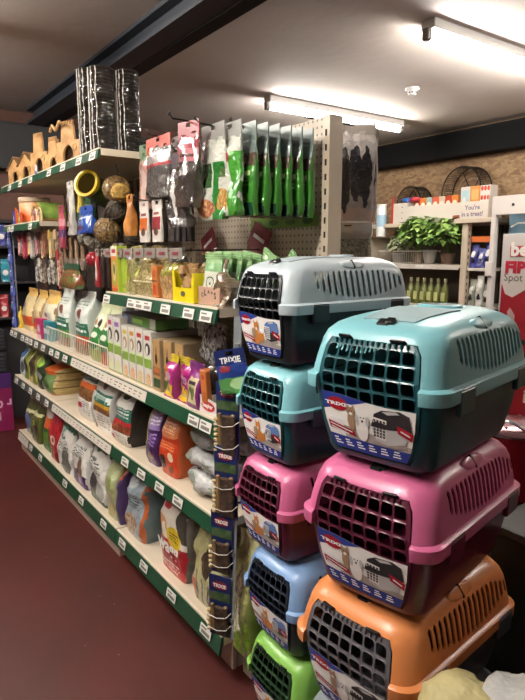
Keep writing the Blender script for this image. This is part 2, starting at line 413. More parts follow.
shelf(near, .15, XB_, XN, green, (-2.5, -2.25, -1.98, -1.7), th=.04, lip=.07)
shelf(near, .585, XB_, XN, green, (-2.42, -2.24, -2.06, -1.9))
shelf(near, .94, XB_, XN, green, (-1.76, -1.675), strip=(XB_, -2.17))
shelf(near, 1.32, XB_, XN, green, (-2.56, -2.28, -2.2, -2.12, -1.96, -1.78, -1.66), lip=.05)
shelf(midb, .15, XA, XB_, green, (-3.4, -3.1, -2.75), th=.04, lip=.07)
shelf(midb, .585, XA, XB_, green, (), strip=(XA+.01, XB_-.01))
shelf(midb, .94, XA, XB_, green, (-3.52, -3.4, -3.25), strip=(-3.15, XB_-.005))
shelf(midb, 1.955, XA, XB_, green, (-3.35, -3.1, -2.85, -2.66), lip=.045)
shelf(farb, .15, XF, XA, green, (-4.2, -3.95), th=.04, lip=.07, strip=(XF+.02, -4.3))
shelf(farb, .585, XF, XA, grey_rail, (-4.5, -4.3, -4.1, -3.9, -3.7))
shelf(farb, .94, XF, XA, grey_rail, (-4.55, -4.43, -4.22, -4.1, -4.0, -3.86, -3.7))
shelf(farb, 1.685, XF, XA-.07, green, (-4.4, -4.3, -3.82), lip=.045)
shelf(farb, 1.955, XF, XA, green, (-4.3, -4.0, -3.75), lip=.045)
pinkish = M('kick_plate_cream', '#b59c8c', .5)
for bay, a, c, y in ((farb, XF, XA, YF+.008), (midb, XA, XB_, YF+.008), (near, XB_, XN, YF+.04)):
    m = MB(); m.box(a+.003, c-.003, y, y+.015, 0, .1); m.obj('kick_plate', pinkish, bay)
    for x in (a+.02, c-.02):
        m = MB(); m.box(x-.014, x+.014, y+.016, YB+.02, 0, .1); m.obj('base_leg', cream, bay)
# little printed lines on the tickets of the near bay
# ticket rail of small grey headers over the hay bags
t = thing('ticket_rail', 'row of small grey hook tickets with dark red print above the hay bags', 'price tickets')
for k in range(7):
    x = -2.63+k*.113
    m = MB(); m.bbox(x-.050, x+.050, .992, .996, 1.475, 1.515, .001); tk = m.obj('hook_ticket', M('hook_ticket_grey', '#7d766e', .5), t)
    m = MB(); m.box(x-.022, x+.022, .990, .9915, 1.489, 1.501); m.obj('red_print', M('print_dark_red', '#7a2a34', .5), tk)
    m = MB(); m.tube([(x, .996, 1.505), (x, YB, 1.51)], .0025, 5); m.obj('hook_wire', M('dark_wire', '#3b3835', .35, .8), tk)
# wire fences along the shelf with the bedding bags
wire = M('white_wire', '#d9d4c8', .35)
for (a, c, lab) in ((-3.72, -3.2, 'white wire shelf fence in front of the white and green bags, farther half'), (-3.19, -2.68, 'white wire shelf fence in front of the rounded green bags, nearer half')):
    t = thing('wire_fence', lab, 'wire guard', ((a+c)/2, .985, .943), 0, 'wire fences along the shelf'); w = (c-a)/2
    m = MB(); m.tube([(-w, 0, 0), (-w, 0, .1), (w, 0, .1), (w, 0, 0)], .0035, 6); m.tube([(-w, 0, .004), (w, 0, .004)], .003, 6); m.obj('frame', wire, t)
    m = MB(); n = 17
    for k in range(1, n): x = -w+2*w*k/n; m.tube([(x, 0, 0), (x, 0, .1)], .0013, 4)
    m.obj('bars', wire, t)
# ================================================================ PET CARRIERS
def lerp_tab(tab, z):
    if z <= tab[0][0]: return tab[0][1:]
    for a, b in zip(tab, tab[1:]):
        if z <= b[0]:
            t = (z-a[0])/max(1e-9, b[0]-a[0]); return tuple(p+(q-p)*t for p, q in zip(a[1:], b[1:]))
    return tab[-1][1:]
BASE_T = [(0, .060, .068, .062, .035), (.012, .050, .056, .052, .04), (.05, .044, .048, .046, .042), (.25, .030, .030, .030, .045), (.47, .02, .016, .02, .045), (.53, .02, .014, .02, .045)]
LID_T = [(.49, 0, 0, 0, .05), (.50, -.001, -.001, -.001, .05), (.575, -.001, -.001, -.001, .05), (.584, .003, .002, .003, .05), (.592, .011, .008, .011, .05), (.70, .016, .016, .016, .052), (.82, .023, .028, .024, .055),
         (.88, .030, .038, .032, .058), (.925, .042, .060, .044, .06), (.955, .058, .098, .060, .06), (.98, .078, .155, .082, .058), (1.0, .104, .245, .112, .05)]
ALL_T = BASE_T[:-1] + [(.53, .018, .013, .018, .045)] + LID_T[4:]
BOW = .014
class Carrier:
    def __init__(s, W, L, H, nslot):
        s.W, s.L, s.H, s.k = W, L, H, W/.37; s.nslot = nslot
    def ring(s, zf, tab, off=0):
        ix, iF, iB, r = [v*s.k for v in lerp_tab(tab, zf)]
        hx = s.W/2-ix-off; y0 = iF+off; y1 = s.L-iB-off; r = max(.01, r-off)
        pts = []
        cs = [(hx-r, y0+r, -90), (hx-r, y1-r, 0), (-hx+r, y1-r, 90), (-hx+r, y0+r, 180)]
        for i, (cx, cy, a0) in enumerate(cs):
            for k in range(7):
                a = R(a0+90*k/6); pts.append((cx+r*math.cos(a), cy+r*math.sin(a)))
            nx = cs[(i+1) % 4]; a = R(nx[2]); e = (nx[0]+r*math.cos(a), nx[1]+r*math.sin(a)); st = pts[-1]
            for k in range(1, 9): pts.append((st[0]+(e[0]-st[0])*k/9, st[1]+(e[1]-st[1])*k/9))
        out = []
        for x, y in pts:
            q = (x/(s.W/2))**2
            f = max(0, 1-(y-y0)/(s.L*.5)); g = max(0, 1-(y1-y)/(s.L*.5))
            out.append((x, y+BOW*s.k*q*f*f-.4*BOW*s.k*q*g*g, zf*s.H))
        return out
    def solid(s, tab, off=0, z0=None, z1=None):
        zs = [t[0] for t in tab]
        if z0 is not None: zs = [z for z in zs if z > z0+.004]; zs = [z0]+zs
        if z1 is not None: zs = [z for z in zs if z < z1-.004]+[z1]
        m = MB(); m.loft([s.ring(z, tab, off) for z in zs], 0, True); return m
    def dz(s, v): return .065+.775*v
    def hw(s, v):
        tab = [(0, .262), (.10, .298), (.3, .335), (.55, .355), (.8, .343), (.93, .327), (1, .295)]
        return lerp_tab(tab, v)[0]*s.W
    def D(s, u, v, off):
        zf = s.dz(v); x = u*s.hw(v)
        fr = min(lerp_tab(BASE_T, zf)[1], .09)*s.k if zf < .5 else lerp_tab(ALL_T, zf)[1]*s.k
        q = (x/(s.W/2))**2
        return (x, fr+BOW*s.k*q*.97-off, zf*s.H)
    def csg(s, body, cutters, name):
        a = body.obj('t', M('x', '#888888')); mods = []
        cs = []
        for c in cutters:
            o = c.obj('c', M('x', '#888888')); cs.append(o)
            md = a.modifiers.new('b', 'BOOLEAN'); md.operation = 'DIFFERENCE'; md.object = o; md.solver = 'EXACT'
        dg = bpy.context.evaluated_depsgraph_get(); dg.update()
        me = bpy.data.meshes.new_from_object(a.evaluated_get(dg))
        for o in cs+[a]: bpy.data.objects.remove(o)
        for p in me.polygons: p.use_smooth = True
        me.set_sharp_from_angle(angle=R(32)); me.name = name
        return me
    def outline(s, grow=0):
        vs = [i/14 for i in range(15)]
        rt = [(s.hw(v)+grow, s.dz(v)*s.H) for v in vs]; rt[0] = (rt[0][0], rt[0][1]-grow); rt[-1] = (rt[-1][0], rt[-1][1]+grow)
        return rt + [(-x, z) for x, z in reversed(rt)]
    def build(s, lab, cat_label):
        """prototype tree; every mesh gets its material on the OBJECT slot so copies can be recoloured"""
        W, L, H, k = s.W, s.L, s.H, s.k
        root = thing('pet_carrier', 'x', 'pet carrier')
        door = MB(); door.prism(s.outline(.002), -.05, .125*k)
        slots = MB(); n = s.nslot; y0, y1 = L*.23, L*.88
        for i in range(n):
            t = i/(n-1); yc = y0+(y1-y0)*t
            zt = H*(.885-.010*abs(t-.5)*2-.06*max(0, t-.8)/.2); zb = H*(.725-.115*math.sin(math.pi*min(1, t*.94+.03))**.8)
            w = .0070*k; sl = .0025
            poly = [(yc-w-sl, zt-w), (yc-sl, zt), (yc+w-sl, zt-w), (yc+w+sl, zb+w), (yc+sl, zb), (yc-w+sl, zb+w)]
            slots.prism([(a, c) for a, c in poly], -W, W, axis='x')
        lid_out = s.solid(LID_T); lid_in = s.solid(ALL_T, .005*k, z0=.47, z1=.985)
        lidm = s.csg(lid_out, [lid_in, door, slots], 'lid')
        base_out = s.solid(BASE_T); base_in = s.solid(BASE_T, .005*k, z0=.02, z1=.56)
        basem = s.csg(base_out, [base_in, door], 'base')
        pl = M('x', '#888888')
        def put(name, me_or_mb, parent=root, loc=(0, 0, 0), rot=(0, 0, 0), mats=1):
            if isinstance(me_or_mb, MB): return me_or_mb.obj(name, [pl]*mats, parent, loc, rot)
            return link(name, me_or_mb, parent, loc, rot)
        lidm.materials.clear(); lidm.materials.append(pl); basem.materials.clear(); basem.materials.append(pl)
        put('lid', lidm); put('base', basem)
        # floor of the base seen through the door is part of the shell; four feet
        m = MB()
        # door: frame, grille and lower plate following the bowed front
        T = .004*k; off0 = .001
        def quad(a, b_, c, d):
            for off, rev in ((off0, 0), (off0-T, 1)):
                q = [s.D(*p, off) for p in (a, b_, c, d)]
                m.add(q if not rev else q[::-1], [(0, 1, 2, 3)], 0, False)
        def cell(ua, ub, va, vb):
            cu, cv = (ua+ub)/2, (va+vb)/2; hu, hv = (ub-ua)/2, (vb-va)/2
            O, I = [], []
            for j in range(16):
                a = math.pi/4+j*math.pi/8; c, sn = math.cos(a), math.sin(a); mxx = max(abs(c), abs(sn)); O.append((cu+hu*c/mxx, cv+hv*sn/mxx))
                e = .45; I.append((cu+hu*.87*math.copysign(abs(c)**e, c), cv+hv*.86*math.copysign(abs(sn)**e, sn)))
            vs = [s.D(*p, off0+.0012) for p in I]+[s.D(*p, off0) for p in O]+[s.D(*p, off0-T) for p in I]
            fs = []
            for j in range(16):
                q = (j+1) % 16; fs += [(j, q, 16+q, 16+j), (j, 32+j, 32+q, q)]
            m.add(vs, fs, 0, False)
        nc, va, vb = 7, .47, .965; nr = 4
        for i in range(nc):
            for j in range(nr):
                cell(-.93+1.86*i/nc, -.93+1.86*(i+1)/nc, va+(vb-va)*j/nr, va+(vb-va)*(j+1)/nr)
        for i in range(14):
            a, b_ = i/14, (i+1)/14
            for sg in (-1, 1): quad((sg*.93, a, ), (sg*.995, a), (sg*.995, b_), (sg*.93, b_))
        for i in range(12):
            a, b_ = -.93+1.86*i/12, -.93+1.86*(i+1)/12
            quad((a, vb), (b_, vb), (b_, 1), (a, 1))
            for j in range(4): quad((a, va*j/4), (b_, va*j/4), (b_, va*(j+1)/4), (a, va*(j+1)/4))
        dr = put('door', m)
        # top teeth of the door
        m = MB()
        for i in range(14):
            u = -.82+1.64*i/13; a = Vector(s.D(u, .985, .002)); m.box(a.x-.002, a.x+.002, a.y-.004, a.y+.003, a.z-.004, a.z+.006)
        put('hinge_teeth', m, dr)
        # printed card behind the lower door
        m = MB()
        s.art(m)
        cd = m.obj('label_card', ART, root)
        # side latches clamping lid to base
        for sg in (-1, 1):
            for yl in (.235*L, .83*L):
                m = MB(); x = sg*W/2; w = .038*k
                xs = (x-.012*sg, x+.0028*sg); m.bbox(min(xs), max(xs), yl-w, yl+w, .40*H, .565*H, .003)
                xs = (x-.022*sg, x+.0024*sg); m.bbox(min(xs), max(xs), yl-w*.96, yl+w*.96, .565*H, .578*H, .002)
                put('latch', m)
        # black pivot sockets over the door, front top clip
        for sg in (-1, 1):
            a = Vector(s.D(sg*.62, 1.0, 0)); m = MB(); m.bbox(-.019*k, .019*k, -.009*k, .010*k, -.004, .003*k, .003)
            put('pivot_socket', m, root, (a.x, a.y-.001, a.z+.006*k), (R(-38), 0, sg*R(8)))
        # top hatch panel; a dark disc paints the shade of the oval grip hole
        m = MB(); zt = H*1.0
        def ztop(y):
            tb = [(t[2]*k, t[0]*H) for t in LID_T[4:]]
            for a, b_ in zip(tb, tb[1:]):
                if y <= b_[0]: return a[1]+(b_[1]-a[1])*max(0, (y-a[0])/(b_[0]-a[0]))
            return H
        rg = []
        for i in range(13):
            y = .105*k+(L*.53-.105*k)*i/12; hw_ = (.066+.018*i/12)*k; z = ztop(y)
            rg.append([(-hw_, y, z-.012), (hw_, y, z-.012), (hw_, y, z+.0022), (0, y, z+.0035), (-hw_, y, z+.0022)])
        m.loft(rg, 0, False)
        put('top_hatch', m)
        m = MB(); m.bbox(-.016*k, .016*k, -.011, .014, -.004, .006, .003); m.bbox(.004*k, .024*k, -.004, .016, -.003, .008, .002)
        put('front_clip', m, root, (.0, .085*k, ztop(.085*k)+.001), (R(28), 0, 0))
        m = MB(); rr = [[(cx*math.cos(a*math.pi/12)*.052*k, L*.64+cx*math.sin(a*math.pi/12)*.034*k, zz) for a in range(24)] for cx, zz in ((1.15, zt-.004), (1.13, zt+.006), (1.02, zt+.0075), (.98, zt+.006))]
        m.loft(rr, 0, True, False, False); put('grip_rim', m)
        m = MB(); m.loft([[(math.cos(a*math.pi/12)*.051*k, L*.64+math.sin(a*math.pi/12)*.0335*k, zz) for a in range(24)] for zz in (zt-.001, zt+.0068)], 0, False); put('grip_hole_shade', m)
        # oval side grips on both shoulders
        for sg in (-1, 1):
            ixm = lerp_tab(LID_T, .935)[0]*k; m = MB()
            rings = []
            for zz, q in ((-.010, 1.0), (.004, 1.0), (.009, .86), (.011, .55)):
                rings.append([(math.cos(a*math.pi/10)*.017*k*q, math.copysign(abs(math.sin(a*math.pi/10))**.7, math.sin(a*math.pi/10))*.062*k*q, zz) for a in range(20)])
            m.loft(rings, 0, True)
            g = put('side_grip', m, root, (sg*(W/2-ixm-.002), L*.52, H*.918), (0, sg*R(52), 0))
            m = MB(); m.box(-.0175*k, .0175*k, -.0025, .0025, -.002, .0117); put('grip_groove', m, g)
        # feet
        for sx in (-1, 1):
            for yy in (.17, .83):
                m = MB(); m.bbox(sx*W*.24-.02, sx*W*.24+.02, L*yy-.02, L*yy+.02, -.006, .004, .002); put('foot', m)
        s.root = root; return root
    def art(s, m):
        big = s.W > .34
        def P(a, b_, layer): return s.D(-.955+1.91*a, .012+.53*b_, .0045+.00035*layer)
        def strip(a0, a1, lo, hi, mi, layer, n=14, rows=4):
            for i in range(n):
                p, q = a0+(a1-a0)*i/n, a0+(a1-a0)*(i+1)/n
                f = lambda g, x: g(x) if callable(g) else g
                for j in range(rows):
                    t0, t1 = j/rows, (j+1)/rows
                    y = [f(lo, p)+(f(hi, p)-f(lo, p))*t0, f(lo, q)+(f(hi, q)-f(lo, q))*t0, f(lo, q)+(f(hi, q)-f(lo, q))*t1, f(lo, p)+(f(hi, p)-f(lo, p))*t1]
                    m.add([P(p, y[0], layer), P(q, y[1], layer), P(q, y[2], layer), P(p, y[3], layer)], [(0, 1, 2, 3)], mi)
        def ell(ca, cb, ra, rb, mi, layer, n=10, tilt=0):
            strip(ca-ra*.999, ca+ra*.999, lambda x: cb+tilt*(x-ca)-rb*math.sqrt(max(0, 1-((x-ca)/ra)**2)), lambda x: cb+tilt*(x-ca)+rb*math.sqrt(max(0, 1-((x-ca)/ra)**2)), mi, layer, n, 2)
        def poly(pts, mi, layer): m.add([P(a, b_, layer) for a, b_ in pts], [tuple(range(len(pts)))], mi)
        def text(t, ca, cb, w, mi, layer, asp, bold=.03, slope=0):
            vs, fs = text_poly(t, bold); m.add([P(ca+x*w, cb+y*w*asp+slope*x*w, layer) for x, y in vs], fs, mi)
        top = lambda a: .97-.10*a+.02*math.sin(a*7)
        W_, B_, DB, RD, OR, BR, GY, DK, TX, SK = range(10)
        strip(0, 1, 0, top, W_, 0, 20, 6)
        strip(0, .62, lambda a: .97-.42*a if a > .25 else .60+1.0*a*1.06, lambda a: top(a)+.001, B_, 1, 12, 3) if False else None
        strip(0, .60, lambda a: min(top(a), .66+.42*a+.1*a*a), top, B_, 1, 14, 3)
        strip(0, 1, 0, lambda a: .235-.05*a, B_, 1, 18, 2)
        strip(.22, 1, lambda a: .235-.05*a, lambda a: .43-.12*a+.03*math.sin(a*5), SK, 1, 14, 1)
        for i in range(6):                                  # rows of small print on the blue band
            for j in range(3): strip(.04+i*.155, .04+i*.155+.10-.02*j, .05+.045*j+(.02-.01*i/3), .072+.045*j+(.02-.01*i/3), TX, 2, 2, 1)
        ell(.185, .79, .125, .115, RD, 3, 14); text('TRIXIE', .19, .79, .31 if big else .26, TX, 4.4, .75, .05)
        poly([(.03, .47), (.34, .37), (.37, .26), (.03, .34)], RD, 3)
        for j in range(2): poly([(.05, .43-.055*j), (.32-.05*j, .345-.05*j), (.32-.05*j, .325-.05*j), (.05, .41-.055*j)], TX, 4)
        for j in range(2): poly([(.07, .56-.05*j), (.24, .53-.05*j), (.24, .505-.05*j), (.07, .535-.05*j)], TX, 3)
        if big:
            ell(.33, .53, .045, .16, BR, 4); ell(.335, .70, .05, .075, BR, 5); poly([(.295, .74), (.30, .83), (.325, .77)], BR, 5.3); poly([(.345, .77), (.375, .83), (.378, .74)], BR, 5.3)
            ell(.335, .665, .02, .028, W_, 6); ell(.32, .71, .007, .012, DK, 6.3, 5); ell(.35, .71, .007, .012, DK, 6.3, 5)
            ell(.45, .42, .075, .20, W_, 5); ell(.46, .62, .062, .115, W_, 6); ell(.405, .58, .022, .09, GY, 6.5, 8); ell(.518, .58, .022, .09, GY, 6.5, 8)
            ell(.462, .575, .013, .02, DK, 7.2, 6); ell(.445, .635, .008, .013, DK, 7.2, 5); ell(.482, .635, .008, .013, DK, 7.2, 5)
            ca, cb, q = .755, .50, 1.0; lidc, bs = DK, GY
        else:
            ell(.42, .42, .095, .19, OR, 4); ell(.45, .66, .06, .10, OR, 5); poly([(.40, .70), (.395, .84), (.435, .75)], OR, 5.3); poly([(.465, .75), (.505, .84), (.505, .70)], OR, 5.3)
            ell(.45, .61, .022, .035, W_, 6); ell(.37, .50, .06, .12, BR, 5.6); ell(.56, .44, .06, .14, OR, 4.6); ell(.58, .57, .045, .06, TX, 5)
            ca, cb, q = .80, .55, .80; lidc, bs = DB, DK
        Z = lambda dx, dy: (ca+dx*q, cb+dy*q)
        ell(ca, cb-.24*q, .20*q, .05, SK, 4)
        poly([Z(-.19, .03), Z(-.15, -.20), Z(-.01, -.26), Z(-.01, .03)], bs, 5); poly([Z(-.01, .03), Z(-.01, -.26), Z(.18, -.18), Z(.21, .06)], bs, 5)
        poly([Z(-.20, .03), Z(-.16, .25), Z(-.08, .33), Z(.10, .36), Z(.19, .30), Z(.22, .05), Z(-.01, .02)], lidc, 5.4)
        poly([Z(-.08, .31), Z(-.02, .27), Z(.10, .31), Z(.06, .345)], GY, 6)
        poly([Z(-.18, .20), Z(-.03, .17), Z(-.03, -.19), Z(-.15, -.16)], W_, 6)
        for i in range(4):
            for j in range(6):
                a0, b0 = -.168+.034*i, -.13+.052*j; poly([Z(a0, b0-.004*i), Z(a0+.022, b0-.006-.004*i), Z(a0+.022, b0+.032-.004*i), Z(a0, b0+.036-.004*i)], DK, 6.6)
        poly([(.84, .50), (.995, .40), (.995, .53), (.83, .63)], RD, 8); poly([(.87, .53), (.97, .465), (.97, .485), (.87, .555)], TX, 9)
        if big: text('www.trixie.de', .80, .12, .22, TX, 3, .16, .03) if False else None
ART = [M('card_white', '#f2f0ec', .25, coat=.3), M('card_blue', '#2a3f8f', .25, coat=.3), M('card_steel_blue', '#5f7fb8', .25), M('card_red', '#a3222f', .25, coat=.2), M('card_ginger', '#c9813f', .4),
       M('card_tabby', '#a08468', .4), M('card_grey', '#bfbfbf', .35), M('card_dark', '#2b2b2f', .4), M('card_text_white', '#eef0f4', .3), M('card_print_grey', '#a39c96', .35)]  # last grey is print behind and below the pictures
def plast(name, c, rough=.34): return M(name, c, rough, bump=(180, .04, .002), coat=.12)
def scheme(o, table):
    for c in [o]+list(o.children_recursive):
        nm = c.name.split('.')[0]
        if c.type == 'MESH' and nm in table:
            c.material_slots[0].link = 'OBJECT'; c.material_slots[0].material = table[nm]
def colour_carrier(o, lid, base, door, clip=None, hatch=None, dark=None):
    dark = dark or plast('black_plastic', '#17181a'); clip = clip or base
    scheme(o, dict(lid=lid, base=base, door=door, hinge_teeth=door, latch=clip, pivot_socket=dark, front_clip=dark, top_hatch=hatch or lid, grip_rim=lid, grip_hole_shade=dark, side_grip=lid, grip_groove=dark, foot=base))
big = Carrier(.365, .56, .34, 17); bigp = big.build('', '')
small = Carrier(.292, .52, .2965, 16); smallp = small.build('', '')
P_ = plast
stackR = [  # from the floor up
    ('light grey pet carrier at the floor, hidden under the orange carrier', P_('grey_lid', '#8d979c'), P_('anthracite', '#26282b'), P_('anthracite', '#26282b'), None),
    ('large orange pet carrier with grey base, under the pink one in the right stack', P_('orange_lid', '#d88850'), P_('slate_base', '#4a4b52'), P_('slate_door', '#5d5b60'), None),
    ('large pink pet carrier with dark maroon base, in the right stack between teal and orange', P_('pink_lid', '#c0608a'), P_('maroon_base', '#541830'), P_('maroon_door', '#541a30'), None),
    ('large light teal pet carrier, topmost of the right stack', P_('teal_lid', '#79b4bd'), P_('petrol_base', '#0f4750'), P_('petrol_door', '#1a5058'), P_('teal_hatch', '#7c969b', .6))]
jr = [(0, 0, 0), (-.905, .872, 7), (-.878, .882, 12), (-.882, .892, 12)]
for i, (lab, lid, bs, dr, ht) in enumerate(stackR):
    o = bigp if i == 0 else copy_tree(bigp)
    x, y, rz = ((-.92, .87, 0) if i == 0 else jr[i]); o.location = (x, y, i*.338+.006); o.rotation_euler.z = R(rz)
    o['label'] = lab; o['group'] = 'large pet carriers in the right stack'; colour_carrier(o, lid, bs, dr, hatch=ht)
stackL = [
    ('small lime green pet carrier with dark base at the bottom of the left stack', P_('lime_lid', '#86bf58'), P_('green_base', '#1f3a22'), P_('green_door', '#26402a')),
    ('small light blue pet carrier with dark base, second from the floor in the left stack', P_('blue_lid', '#7fa3d0'), P_('dark_blue_base', '#1b222e'), P_('dark_blue_door', '#222b39')),
    ('small pink pet carrier with maroon base, middle of the left stack', P_('pink_lid', '#c0608a'), P_('maroon_base', '#541830'), P_('maroon_door', '#541a30')),
    ('small light teal pet carrier with petrol base, under the grey one in the left stack', P_('teal_lid', '#79b4bd'), P_('petrol_base', '#0f4750'), P_('petrol_door', '#1a5058')),
    ('small pale grey pet carrier with black base, topmost of the left stack', P_('pale_grey_lid', '#b6c3c9'), P_('black_base', '#1d2226'), P_('black_door', '#23282c'))]
jl = [(-1.298, .935, 0), (-1.308, .932, 0), (-1.345, .925, 0), (-1.343, .93, 0), (-1.343, .925, 1)]
for i, (lab, lid, bs, dr) in enumerate(stackL):
    o = smallp if i == 0 else copy_tree(smallp)
    x, y, rz = jl[i]; o.location = (x, y, i*.2955+.006); o.rotation_euler.z = R(rz)
    o['label'] = lab; o['group'] = 'small pet carriers in the left stack'; colour_carrier(o, lid, bs, dr)
# ================================================================ PRODUCTS
K = dict(white='#d9d7d0', lgreen='#7fae4a', dgreen='#2c6b3f', orange='#d2642e', kib='#5b3a22', kib2='#8d6238', red='#b02a30', yellow='#d9c22e', purple='#4b2a63', lilac='#9c86b8', cream='#cfc49a', hay='#8a7a48', hay2='#c0ae78', black='#1b1b1d', olive='#4e5424', teal='#2a8a96', pink='#c8336a', brown='#6a4a30', grey='#9aa3a6', mauve='#6b5560')
seal_w = M('seal_white', '#d8d6cf', .35); seal_g = M('seal_pale_green', '#a9b583', .35)
wtxt = M('print_white', '#eceae4', .4); dtxt = M('print_dark', '#26282c', .5); rtxt = M('print_red', '#a82832', .4); gtxt = M('print_green', '#2c6b3f', .4)

# --- bottom shelf (z = .15), far to near
Z0, Z1, Z2, Z3, Z4, Z5 = .1515, .5865, .9415, 1.3215, 1.9565, 1.6865
fr = pack('p_bluebag', K['olive'], [('e', .45, .35, .4, .3, '#4a6f9c'), ('b', .62, .7, '#c8c79a')], wob=.1)
bag('olive and blue pet food bag at the far end of the bottom shelf', -4.58, -4.36, 1.0, Z0, .27, .12, fr, M('bagside_olive', '#3f4420', .35), group=None, seal=seal_g)
fr = pack('p_olivebag', K['olive'], [('e', .5, .35, .32, .25, '#23261a'), ('b', .68, .76, '#d2cf9e'), ('e', .5, .5, .16, .08, '#a9b84a')], wob=.1)
bag('dark olive pet food bag with a pale wavy stripe on the bottom shelf', -4.34, -4.12, .99, Z0, .28, .13, fr, M('bagside_olive', '#3f4420', .35), seal=seal_g)
fr = pack('p_orgreen', '#2f6b35', [('b', .55, .8, K['orange']), ('b', .8, 1, K['white']), ('e', .5, .3, .3, .15, '#58822c')], wob=.12)
bag('orange and green pet food bag with pale edges, left of the red bag', -4.08, -3.90, 1.0, Z0, .29, .10, fr, M('bagside_cream', '#c8c39c', .35), seal=seal_w)
fr = pack('p_red', K['red'], [('e', .5, .42, .22, .1, '#d8c9b8'), ('b', 0, .2, '#7a1c20'), ('e', .5, .42, .1, .05, '#b02a30')], wob=.05)
bag('slim bright red pet food bag on the bottom shelf', -3.875, -3.66, .99, Z0, .315, .09, fr, M('bagside_red', '#9c2228', .3), seal=M('seal_red', '#b02a30', .3))
for i, (a, c, h, lab, sh, d) in enumerate((
    (-3.645, -3.385, .31, 'white pet food bag with green top and grey dog, next to the red bag', [('e', .62, .22, .32, .25, '#6c6f66'), ('b', .84, 1, '#2f6d55'), ('e', .25, .78, .12, .05, '#7fc0b0'), ('f', .15, .75, .45, .66, '#6a726e', 4), ('r', .15, .6, .68, .73, '#4a6f60')], .1),
    (-3.37, -3.13, .29, 'white pet food bag with purple base and brown dog on the bottom shelf', [('e', .5, .12, .6, .22, '#4a2c6e'), ('e', .62, .38, .2, .22, '#7d6552'), ('e', .6, .12, .1, .06, '#9b7fc0'), ('f', .15, .8, .55, .8, '#6a726e', 5)], .1),
    (-3.11, -2.84, .31, 'white pet food bag with green corner and a black-grey dog', [('e', .35, .22, .26, .28, '#3c3e40'), ('e', .7, .2, .25, .2, '#a5a8a3'), ('b', 0, .12, '#3f5a50'), ('b', .88, 1, '#2f6d55'), ('f', .1, .7, .5, .72, '#59605c', 4), ('r', .1, .55, .74, .79, '#59605c')], .11))):
    bag(lab, a, c, .985+.005*i, Z0, h, d, pack('p_wh%d' % i, K['white'], sh, wob=.15, wrinkle=.7), M('bagside_white', '#bfc0bb', .35), seal=seal_w, crumple=.009)
bag('pale green see-through feed bag on the bottom shelf, beside a slim purple bag', -2.82, -2.67, .99, Z0, .33, .11, pack('p_lg', '#a9b183', [('ke', .5, .2, .4, .18, '#b98b50', '#8e9a4e'), ('e', .5, .55, .25, .12, '#8fa35c')], wob=.2, wrinkle=.8, coat=.6), M('bagside_lg', '#97a070', .25), seal=seal_g, crumple=.01)
bag('slim purple bag with an orange top, squeezed in next to the pale green bag', -2.66, -2.62, .985, Z0, .32, .16, pack('p_pur', '#4c3a63', [('b', .72, 1, '#b04a2c')], wob=.1), M('bagside_purple', '#4c3a63', .3), seal=M('seal_orange', '#b04a2c', .3))
bag('large grey-blue pet food sack with an orange stripe on its corner', -2.595, -2.36, 1.0, Z0, .345, .19, pack('p_gb', '#93a3ab', [('r', .84, 1.0, 0, .9, '#b35c30'), ('ke', .35, .16, .3, .14, '#7a4f38', '#c9b79c'), ('f', .15, .7, .42, .6, '#3d4348', 5), ('e', .35, .75, .2, .06, '#c4ccd0'), ('b', .9, 1, '#b3593a'), ('r', 0, .07, 0, 1, '#8c4a3a')], wob=.04, wrinkle=.8, coat=.5), M('bagside_gb', '#5d6e70', .3, bump=(9, .8, .02)), seal=None, crumple=.008, taper=.3)
wg = bag('large white and red dog food sack with a yellow blob and two dogs', -2.205, -1.955, 1.0, Z0, .40, .15, pack('p_wagg', '#d8d2c6', [('b', 0, .36, '#a8202c'), ('b', .0, .1, '#c02a34'), ('e', .2, .48, .2, .13, '#c98f56'), ('e', .27, .45, .1, .09, '#e2dccf'), ('e', .60, .42, .24, .12, '#d8bf24'), ('e', .98, .62, .3, .2, '#45433c'), ('e', .3, .74, .14, .05, '#c23b44'), ('f', .45, .75, .37, .47, '#5a4a12', 3), ('f', .1, .8, .04, .14, '#e0c8c0', 3), ('f', .2, .7, .8, .9, '#8a8078', 3)], wob=.03, wrinkle=.5, coat=.4), M('bagside_wagg', '#8f8c84', .3, vary=('#5a5851', 7), bump=(9, .7, .02)), crumple=.006)
lettering('wagg', .19, wtxt, wg, (.005, -.09, .115), stretch=.95, bold=.03)
gc = bag('pale green cat litter bag with brown flower shapes and a dark diamond', -1.905, -1.70, 1.0, Z0, .375, .13, pack('p_gcat', '#a9a878', [('e', .6, .48, .22, .13, '#3b3226'), ('e', .25, .14, .06, .22, '#3f3424'), ('e', .5, .10, .05, .2, '#3f3424'), ('e', .75, .12, .05, .18, '#3f3424'), ('e', .1, .12, .1, .1, '#b0522e')], wob=.1, wrinkle=.8, coat=.6), M('bagside_gcat', '#8a8a5e', .28, bump=(9, .7, .02)), seal=None, crumple=.01, taper=.6)

